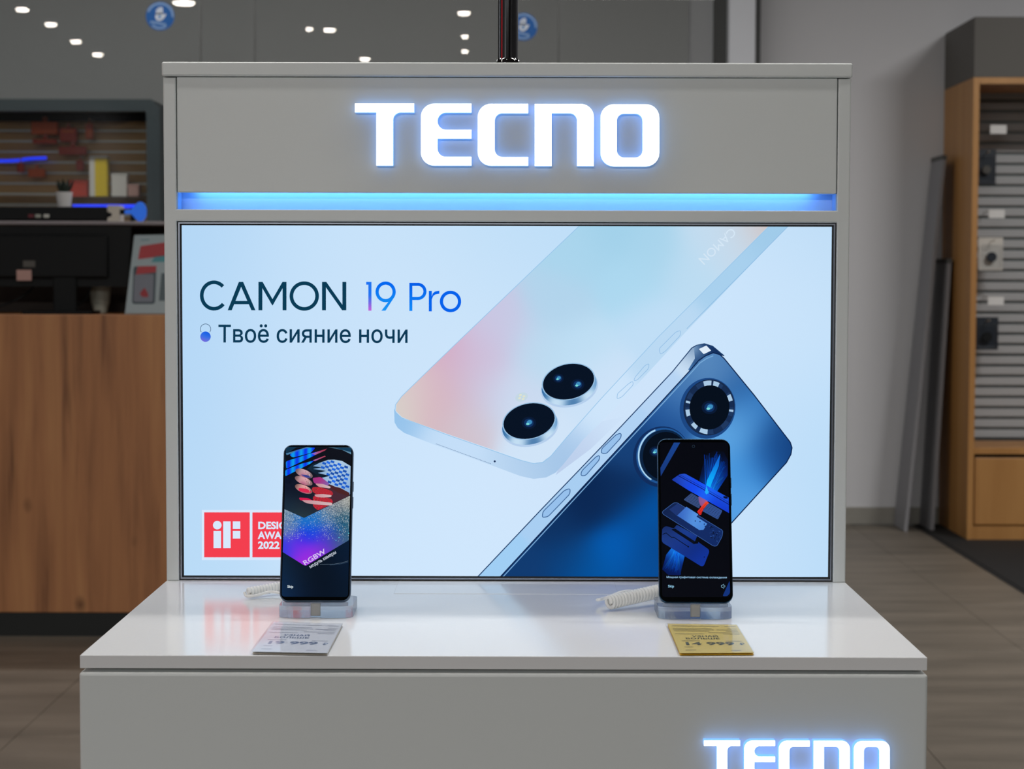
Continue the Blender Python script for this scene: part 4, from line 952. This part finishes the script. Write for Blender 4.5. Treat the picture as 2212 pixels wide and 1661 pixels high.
price_tag(cc((1441, 1346), (1592, 1348), (1630, 1409), (1468, 1410)), MAT['yellowcard'], '14 999', 'yorange', 'yellow price tag in a clear sleeve below the right phone', (92, 98, 84))

# ------------------------------------------------------------------ wooden reception counter on the left
yc = 4.5; cx1 = -.62; cx0 = -2.5; zt = at(180, 680, yc).z; zp = at(100, 1323, yc).z
rc = thing('reception_counter', ((cx0+cx1)/2, yc+.3, 0), 'knotty oak reception counter on a black plinth left of the display stand', 'counter')
box('oak_front', cx0, cx1, yc, yc+.025, zp, zt, MAT['oak'], rc, .002, 1)
box('plinth', cx0+.01, cx1-.01, yc+.006, yc+.58, 0, zp, MAT['plinth'], rc)
box('side_panel', cx1-.025, cx1, yc+.025, yc+.6, zp, zt, MAT['oak'], rc); box('side_panel', cx0, cx0+.025, yc+.025, yc+.6, zp, zt, MAT['oak'], rc)
box('worktop', cx0+.025, cx1-.025, yc+.025, yc+.6, zt-.03, zt, MAT['oak'], rc)
# raised shelf above the worktop
zs = at(180, 478, 4.75).z
hs = hu = thing('counter_shelf', ((cx0+cx1)/2, 4.9, zt), 'raised shelf standing on the oak counter above the monitor', 'shelf')
box('hutch_shelf', cx0, cx1-.1, 4.74, 5.08, zs-.013, zs, plain('grey_shelf_edge', (150, 140, 142), .4), hu, .002, 1)
box('hutch_back', cx0, cx1-.1, 5.06, 5.08, zt, zs-.013, plain('dark_hutch_back', (52, 38, 28), .6), hu)
for xx in (cx0, cx1-.12, -1.13): box('hutch_upright', xx, xx+.02, 4.76, 5.06, zt, zs-.013, MAT['black'], hu)
# monitor seen from behind
ym = 4.66; mx1 = at(281, 550, ym).x; mz0 = at(150, 619, ym).z; mz1 = at(150, 488, ym).z; mx0 = mx1-.61
mo = thing('monitor', ((mx0+mx1)/2, ym+.03, zt), 'black computer monitor seen from behind on the oak counter', 'monitor')
bm = bmesh.new()
prism(bm, [(mx0, mz0), (mx1-.012, mz0), (mx1, mz1), (mx0, mz1)], [], lambda p, k: Vector((p[0], ym+.018+.016*k, p[1])), 0)
from_bm('screen_shell', bm, MAT['black'], mo)
box('rear_housing', mx0+.08, mx1-.08, ym, ym+.02, mz0+.03, mz1-.03, MAT['black'], mo, .008)
sx0, sx1 = at(114, 640, ym).x, at(164, 640, ym).x
box('stand_neck', sx0, sx1, ym+.004, ym+.03, zt+.006, mz0+.08, MAT['blackm'], mo, .004)
box('stand_foot', at(56, 670, ym).x, at(205, 670, ym).x, ym-.06, ym+.10, zt, zt+.011, MAT['black'], mo, .003)
box('rear_label', at(36, 590, ym).x, at(68, 590, ym).x, ym-.0008, ym, at(50, 606, ym).z, at(50, 583, ym).z, MAT['pkp'], mo)
box('rear_label', at(50, 570, ym).x, at(76, 570, ym).x, ym-.0008, ym, at(60, 577, ym).z, at(60, 563, ym).z, MAT['charcoal'], mo)
for pts in ([(70, 619), (55, 640), (25, 655), (-20, 668)], [(45, 648), (65, 662), (90, 668)], [(196, 622), (182, 645), (160, 668)]):
    pass
def cable(pts, y, label):
    P_ = [at(u, v, y) for u, v in pts]; t = thing('monitor_cable', (P_[0].x, y, zt), label, 'cable')
    for p in P_: p.z = max(p.z, zt+.006)
    bm = bmesh.new(); tube(bm, smooth(P_, 6), .0045, 6); from_bm('cable_sheath', bm, MAT['black'], t, 60)
cable([(76, 616), (58, 634), (30, 650), (4, 660), (-30, 672)], 4.72, 'black cable drooping from the monitor toward the left edge')
cable([(198, 616), (188, 640), (172, 656), (150, 671)], 4.72, 'black cable hanging between the monitor neck and the cup')
# cup
cu = at(217, 640, 4.82); ctop = at(217, 622, 4.82).z
t = thing('plastic_cup', (cu.x, 4.82, zt), 'grey frosted plastic cup right of the monitor neck', 'cup')
hcp = ctop-zt+.03; bm = bmesh.new(); lathe(bm, (cu.x, 4.82, zt), [(.022, 0), (.034, hcp*.35), (.0405, hcp), (.037, hcp), (.02, .008)], 28); from_bm('cup_body', bm, MAT['frost'], t, 50)
bm = bmesh.new(); lathe(bm, (cu.x, 4.82, zt+hcp-.003), [(.0385, 0), (.0425, .001), (.0425, .005), (.0385, .006)], 28); from_bm('cup_rim', bm, MAT['frost'], t, 50)
# poster in a tilted stand
yp = 4.60
def pfn2(p, k):
    q = at(p[0], p[1], yp); q.y += (q.z-zt)*.22; q.y -= .0006*k; return q
pq = [(283, 507), (420, 505), (407, 677.5), (270, 677.5)]
t = thing('poster_stand', (at(340, 670, yp).x, yp, zt), 'pale leaflet with red banners in a leaning table stand beside the monitor', 'poster stand')
bm = bmesh.new(); prism(bm, pq, [], lambda p, k: pfn2(p, 0)+Vector((0, .006*k, 0)), 0); from_bm('backing_board', bm, MAT['poster'], t)
bm = bmesh.new(); a, b, c = pfn2((300, 560), 0), pfn2((390, 560), 0), zt
prism(bm, [(a.x, zt+.001), (b.x, zt+.001), (b.x, a.z), (a.x, a.z)], [], lambda p, k: Vector((p[0], yp+.012+(.055*(1-(p[1]-zt)/(a.z-zt))+.03)+.004*k, p[1])), 0); from_bm('rear_strut', bm, MAT['poster'], t)
A = Art(pfn2); rdk = (176, 46, 54)
A.poly([(297, 531), (420, 512), (420, 543), (293, 560)], rdk, 1); A.poly([(330, 552), (420, 548), (418, 564), (322, 566)], (70, 150, 160), 1)
A.poly(rrect(284, 575, 334, 657, 6), (60, 78, 88), 1); A.poly(rrect(287, 592, 329, 652, 4), (120, 124, 136), 2); A.poly([(293, 575), (334, 574), (333, 588), (290, 593)], rdk, 3)
A.poly(rnd([(310, 621), (318, 634), (319, 642), (305, 641), (300, 634)], 2), (156, 28, 40), 3); A.poly([(345, 590), (415, 588), (412, 650), (342, 650)], (80, 96, 102), 1); A.line([(297, 518), (316, 517)], 3, (120, 150, 160), 1)
A.build('leaflet_print', MAT['ink'], t)
# things on the raised shelf
def put(u0, u1, v0, y): # x-range and top from the photo, standing on the shelf
    return at(u0, v0, y).x, at(u1, v0, y).x, at(u0, v0, y).z
yd = 4.84; x0, x1, z1 = put(-60, 236, 447, yd)
t = thing('flat_black_device', ((x0+x1)/2, yd, zs), 'flat black desk device lying on the shelf under the potted plant', 'device')
box('device_case', x0, x1, yd-.06, yd+.12, zs+.003, z1, MAT['black'], t, .005)
for i in range(2): box('foot_pad', x0+.03+i*.35, x0+.06+i*.35, yd-.04, yd-.02, zs, zs+.003, MAT['gasket'], t)
for u, col in ((85, 'frost'), (103, 'slatm'), (70, 'pkm')): box('front_key', at(u, 463, yd).x, at(u+12, 463, yd).x, yd-.062, yd-.06, zs+.014, zs+.026, MAT[col], t, .0008)
x0, x1, z2 = put(238, 264, 447, yd)
t = thing('cream_box', ((x0+x1)/2, yd, zs), 'small cream plastic box beside the black device on the shelf', 'box')
bm = bmesh.new(); prism(bm, [(x0, zs), (x1, zs), (x1, z2), (x0, z2), (x0, zs+.036), (x0+.016, zs+.03), (x0+.016, zs+.02), (x0, zs+.014)], [], lambda p, k: Vector((p[0], yd-.05+.08*k, p[1])), 0); from_bm('box_case', bm, MAT['cream'], t)
box('box_lid', x0-.001, x1+.001, yd-.051, yd+.031, z2, z2+.004, MAT['cream'], t, .001)
c0 = at(303, 461, 4.80); rr = .036
t = thing('blue_paddle', (c0.x, 4.80, zs), 'bright blue round paddle with a short handle resting on the shelf', 'paddle')
bm = bmesh.new(); zc_ = zs+rr+.0005
hl = [(at(266, 466, 4.8).x, zc_-.008), (at(281, 466, 4.8).x, zc_-.007), (c0.x-.030, zc_-.022)]
dsc = [(c0.x+rr*.62*math.cos(a), zc_+rr*math.sin(a)) for a in [math.radians(-130+260*i/24) for i in range(25)]]
pg = [(at(266, 460, 4.8).x, zc_+.006), (at(266, 466, 4.8).x, zc_-.008), (at(284, 466, 4.8).x, zc_-.008)]+dsc+[(at(284, 459, 4.8).x, zc_+.008)]
prism(bm, pg, [], lambda p, k: Vector((p[0], 4.795+.012*k, p[1])), 0); from_bm('paddle_body', bm, MAT['blueplastic'], t)
box('handle_grip', at(266, 460, 4.8).x-.012, at(270, 460, 4.8).x, 4.793, 4.809, zc_-.010, zc_+.009, MAT['black'], t, .002)
pz = z1; pp = at(139, 430, 4.86)
t = thing('potted_plant', (pp.x, 4.86, pz), 'small dark spiky plant in a white tapered pot on the black device', 'potted plant')
zt2 = at(139, 415, 4.86).z; bm = bmesh.new(); lathe(bm, (pp.x, 4.86, pz), [(.0225, 0), (.0305, zt2-pz), (.0275, zt2-pz), (.026, zt2-pz-.008)], 28); from_bm('pot', bm, MAT['pot'], t, 50)
rg = random.Random(2)
for i in range(11):
    a = i*2.4; ln = .062*rg.uniform(.75, 1.1); tl_ = rg.uniform(.1, .42); bm = bmesh.new(); b_ = Vector((pp.x+.012*math.cos(a), 4.86+.012*math.sin(a), zt2-.01))
    tip = b_+Vector((math.cos(a)*math.sin(tl_), math.sin(a)*math.sin(tl_), math.cos(tl_)))*ln; s_ = Vector((-math.sin(a), math.cos(a), 0))*.009; md = b_.lerp(tip, .45)
    vs = [bm.verts.new(v) for v in (b_-s_*.7, b_+s_*.7, md+s_, tip, md-s_, md+Vector((math.cos(a), math.sin(a), 0))*.006)]
    for f in ((0, 1, 5), (1, 2, 5), (2, 3, 5), (3, 4, 5), (4, 0, 5), (0, 4, 3, 2, 1)): bm.faces.new([vs[k] for k in f])
    from_bm('leaf', bm, MAT['plant'], t)
x0, x1 = at(158, 445, 5.0).x, at(312, 445, 5.0).x
t = thing('blue_strip', ((x0+x1)/2, 5.0, zs), 'long deep blue strip lying behind the paddle on the shelf', 'strip')
zb_ = at(200, 449, 5.0).z
box('strip_bar', x0, x1, 4.99, 5.005, zb_, zb_+.012, MAT['blueglow'], t, .002)  # bar glows by its material, though it is no lamp
for xx in (x0+.03, x1-.05): box('strip_foot', xx, xx+.015, 4.985, 5.01, zs, zb_, MAT['black'], t)

# ------------------------------------------------------------------ slatwall window cabinet behind the glass, left
yk = 7.0; kx1 = at(345, 300, yk).x; kx0 = -3.6; kz1 = at(200, 214, yk).z
kc = thing('slatwall_showcase', ((kx0+kx1)/2, yk+.3, 0), 'dark framed showcase with brown slatwall behind the glass on the left', 'showcase')
fw = at(345, 300, yk).x-at(316, 300, yk).x
bm = bmesh.new(); o_ = [(kx0, 0), (kx1, 0), (kx1, kz1-.04), (kx1-.04, kz1), (kx0, kz1)]; zi = at(200, 240, yk).z
prism(bm, o_, [[(kx0+.06, .12), (kx0+.06, zi), (kx1-fw, zi), (kx1-fw, .12)]], lambda p, k: Vector((p[0], yk+.06*k, p[1])), 0); from_bm('showcase_frame', bm, MAT['slate'], kc)
box('showcase_side', kx1-.03, kx1, yk+.06, YW-.035, 0, kz1-.04, MAT['slate'], kc); box('showcase_top', kx0, kx1-.04, yk+.06, YW-.035, kz1-.03, kz1, MAT['slate'], kc)
box('showcase_back', kx0, kx1-.03, yk+.40, yk+.42, 0, kz1-.03, MAT['black'], kc)
yb = yk+.38; zt3 = at(100, 262, yb).z; pit = (at(100, 294, yb).z-at(100, 431, yb).z)/6
n = 0; z = zt3
while z > 1.05:
    box('slat', kx0+.06, kx1-.03, yb, yb+.016, z-pit+.012, z, MAT['slat'], kc, .002, 1)
    box('slat_rail', kx0+.06, kx1-.03, yb-.004, yb+.012, z-pit+.001, z-pit+.011, MAT['slatm'], kc)
    z -= pit
box('lower_panel', kx0+.06, kx1-.03, yb, yb+.016, .12, z, MAT['slat'], kc)
def pack(u0, v0, u1, v1, y, mat, label, group, dep=.035, tabmat='pkw', hook=True):
    a, b = at(u0, v0, y), at(u1, v1, y); t = thing('accessory_pack', ((a.x+b.x)/2, y, b.z), label, 'package', group)
    box('pack_box', a.x, b.x, y, y+dep, b.z, a.z, MAT[mat], t, .003, 1)
    w_ = b.x-a.x; h_ = a.z-b.z
    box('pack_label', a.x+w_*.15, b.x-w_*.15, y-.001, y, a.z-h_*.35, a.z-h_*.12, MAT[tabmat], t)
    box('hang_tab', (a.x+b.x)/2-w_*.08, (a.x+b.x)/2+w_*.08, y+dep*.5, y+dep*.5+.002, a.z, a.z+.024, MAT[mat], t)
    bm = bmesh.new(); yh = yk+.372
    tube(bm, [((a.x+b.x)/2, y+dep*.3, a.z+.018), ((a.x+b.x)/2, yh, a.z+.018)], .003, 6); from_bm('hook', bm, MAT['slatm'], t)
    return t
G1 = 'packages on the brown slatwall'
yq = yk+.27
for (a, b, c, d, m, l, tb) in ((67, 263, 124, 290, 'orange', 'large orange package at the top left of the brown slatwall', 'orange'), (128, 276, 165, 306, 'red', 'red package hanging right of the topmost orange one', 'orange'), (126, 316, 186, 334, 'red', 'flat red package in the middle of the brown slatwall', 'red'), (36, 352, 50, 372, 'red', 'narrow red package just under the blue streak', 'red'), (60, 364, 96, 382, 'orange', 'orange brown package low on the left of the slatwall', 'orange'), (164, 346, 180, 368, 'red', 'small red package left of the yellow box', 'red'), (184, 266, 200, 300, 'orange', 'narrow orange brown package right of the red one at the top', 'red'), (70, 300, 122, 310, 'red', 'low red strip package below the large orange one', 'orange')):
    pack(a, b, c, d, yq, m, l, G1, .03, tb)
def shelfbox(u0, v0, u1, v1, y, mat, label, name='carton', stripe=None, dep=.06):
    a, b = at(u0, v0, y), at(u1, v1, y); t = thing(name, ((a.x+b.x)/2, y, b.z), label, 'box')
    box('carton_body', a.x, b.x, y, y+dep, b.z, a.z-.002, MAT[mat], t, .003, 1)
    box('carton_lid', a.x-.001, b.x+.001, y-.001, y+dep+.001, a.z-.012, a.z, MAT[stripe or mat], t, .001, 1)
    if stripe: box('carton_side_stripe', a.x, a.x+(b.x-a.x)*.3, y-.0015, y, b.z+.002, a.z-.012, MAT[stripe], t)
    return t
# glass shelf inside the showcase that carries the cartons
zsh = at(200, 425, yk+.2).z
box('showcase_shelf', kx0+.062, kx1-.032, yk+.16, yk+.375, zsh-.008, zsh, MAT['clear'], kc)
def stand_on(u0, u1, v0, y, *r, **k):
    a = at(u0, v0, y); v1_ = 830.5; lo, hi = v0, v0+300
    for _ in range(30):
        md = (lo+hi)/2
        if at(u0, md, y).z > zsh: lo = md
        else: hi = md
    return shelfbox(u0, v0, u1, hi, y, *r, **k)
stand_on(193, 232, 336, yk+.19, 'ylw', 'tall yellow box with a pale side stripe in the showcase', stripe='pkw')
stand_on(240, 274, 376, yk+.19, 'pkw', 'small pale grey box right of the tall yellow box')
stand_on(276, 300, 398, yk+.17, 'pkp', 'little pinkish box at the right end of the showcase shelf')
stand_on(150, 190, 388, yk+.27, 'red', 'wide red box behind the plant on the showcase shelf')
stand_on(234, 262, 408, yk+.172, 'pkm', 'low maroon box in front of the pale grey box') if False else None
x0, x1, zz = at(-20, 344, yk+.30).x, at(100, 344, yk+.30).x, at(40, 344, yk+.30).z
t = thing('blue_led_reflection', ((x0+x1)/2, yk+.3, zz), 'deep blue reflection modelled as a glowing streak across the slatwall at left', 'light')
bm = bmesh.new(); tube(bm, smooth([at(-20, 348, yk+.3), at(30, 347, yk+.3), at(62, 343, yk+.3), at(100, 341, yk+.3)], 6), .0075, 10); from_bm('reflected_glow_streak', bm, MAT['blueglow'], t, 60)  # reflection of a blue LED elsewhere, modelled as a solid glowing streak
bm = bmesh.new(); tube(bm, [at(60, 343, yk+.3), at(60, 343, yk+.3)+Vector((0, .075, 0))], .004, 8); from_bm('streak_bracket', bm, MAT['slatm'], t)

# ------------------------------------------------------------------ beech wall cabinet on the right
yr = 7.075; rx0 = at(2097, 600, yr).x; rx1 = rx0+1.0; zt4 = at(2100, 36, yr).z; zh4 = at(2100, 167, yr).z; yb2 = YW-.02
bc = thing('wall_cabinet', ((rx0+rx1)/2, yr+.3, 0), 'tall beech wall cabinet with a charcoal header and slatted back at right', 'cabinet')
box('header_box', rx0, rx1, yr, yb2, zh4, zt4, MAT['charcoal'], bc, .002, 1)
st = .029; zi4 = zh4-.03; zdk = at(2150, 968, yr).z
box('side_panel', rx0, rx0+st, yr, yb2, 0.001, zh4, MAT['beech'], bc, .001, 1); box('side_panel', rx1-st, rx1, yr, yb2, 0.001, zh4, MAT['beech'], bc, .001, 1)
box('top_rail', rx0+st, rx1-st, yr, yr+.45, zi4, zh4, MAT['beech'], bc)
box('display_deck', rx0+st, rx1-st, yr, yr+.45, zdk-.03, zdk, MAT['beech'], bc, .002, 1)
box('cabinet_base', rx0+st, rx1-st, yr, yr+.45, .001, at(2150, 1137, yr).z, MAT['beech'], bc)
dz1, dz0 = at(2150, 989, yr).z, at(2150, 1134, yr).z
dr = box('drawer_front', rx0+st+.006, rx1-st-.006, yr+.006, yr+.03, dz0, dz1, MAT['beech'], bc, .004, 2)
box('drawer_cavity', rx0+st, rx1-st, yr+.034, yr+.45, dz0-.004, zdk-.03, MAT['black'], bc)
box('cabinet_back', rx0+st, rx1-st, yb2-.05, yb2, .1, zh4, MAT['slotd'], bc)
ys = yb2-.07; z = zi4+.02; pitch = (at(2150, 880, ys).z-at(2150, 948, ys).z)/3
while z > zdk:
    box('slat', rx0+st, rx1-st, ys, ys+.018, max(z-pitch+.014, zdk), z, MAT['whiteslat'], bc, .003, 1); z -= pitch
G2 = 'packages on the beech cabinet slatwall'
def blister(u0, v0, u1, v1, mat, tagpx, label, dot=None):
    y = ys-.20; a, b = at(u0, v0, y), at(u1, v1, y); t = thing('blister_pack', ((a.x+b.x)/2, y, b.z), label, 'package', G2)
    w_ = b.x-a.x; xm = (a.x+b.x)/2
    box('backing_card', a.x, b.x, y+.02, y+.023, b.z, a.z+.03, MAT[mat], t, .001, 1)
    box('clear_shell', a.x+w_*.08, b.x-w_*.08, y-.02, y+.02, b.z+.01, a.z-.005, MAT['clear'], t, .008, 2)
    bm = bmesh.new(); cyl(bm, (xm, y, (a.z+b.z)/2), w_*.2, w_*.2, .02, 20, 1); from_bm('packed_gadget', bm, MAT[dot or 'charcoal'], t, 40)
    bm = bmesh.new(); tube(bm, [(xm, y-.05, a.z+.018), (xm, y-.045, a.z+.012), (xm, ys, a.z+.012)], .003, 6); from_bm('hook', bm, MAT['slatm'], t)
    p, q = at(tagpx[0], tagpx[1], y-.05), at(tagpx[2], tagpx[3], y-.05)
    box('price_label', p.x, q.x, y-.052, y-.05, q.z, p.z, MAT['paper'], t)
    box('label_arm', (p.x+q.x)/2-.002, (p.x+q.x)/2+.002, y-.05, ys, p.z-.004, p.z, MAT['slatm'], t)
blister(2109, 335, 2153, 398, 'pkn', (2139, 270, 2174, 289), 'navy blister pack on the top hook of the beech cabinet')
blister(2116, 526, 2168, 584, 'pkw', (2136, 453, 2170, 471), 'white blister pack with a dark round gadget on the middle hook', 'pkn')
blister(2106, 698, 2158, 756, 'pkn', (2134, 641, 2168, 659), 'dark blister pack on the lowest hook of the beech cabinet', 'black')
# leaning boards between wall and cabinet
def lean(u0, u1, v0, ut, vt, y0, y1, th, label):
    b0, b1, tp = at(u0, v0, y0), at(u1, v0, y0), at(ut, vt, y0); t = thing('leaning_board', ((b0.x+b1.x)/2, (y0+y1)/2, 0), label, 'board')
    bm = bmesh.new(); dx = tp.x-b0.x
    n_ = (dx**2+tp.z**2)**.5; nx, nz = tp.z/n_*th, -dx/n_*th
    prism(bm, [(b0.x, -nz*0+.0008-nz), (b0.x+nx, .0008), (b0.x+dx+nx, tp.z+nz), (b0.x+dx, tp.z)], [], lambda p, k: Vector((p[0], y0+(y1-y0)*k, p[1])), 0); from_bm('board_panel', bm, MAT['board'], t)
    bm = bmesh.new(); prism(bm, [(b0.x+dx-.002, tp.z-.02), (b0.x+dx+nx+.002, tp.z-.02+nz), (b0.x+dx+nx+.002, tp.z+.004+nz), (b0.x+dx-.002, tp.z+.004)], [], lambda p, k: Vector((p[0], y0-.002+(y1-y0+.004)*k, p[1])), 0); from_bm('board_edge_cap', bm, MAT['darkgrey'], t)
lean(1953, 1963, 1134, 2037, 336, 7.42, 7.69, .017, 'pale grey board leaning against the cabinet, the more slanted outer one')
lean(2010, 2026, 1131, 2048, 560, 7.42, 7.69, .018, 'pale grey board leaning steeply right against the beech cabinet')
# black mat
m0 = meas(1970, 1129, 2, .0); m1 = meas(2212, 1282, 2, 0)
t = thing('floor_mat', (2.8, 5.8, 0), 'black rubber floor mat in front of the beech cabinet', 'mat')
box('mat_pad', m0.x, 3.9, 4.2, YW-.05, .0005, .008, MAT['mat'], t)
box('mat_border', m0.x-.02, m0.x, 4.2, YW-.05, .0005, .005, MAT['mat'], t, .002, 1)
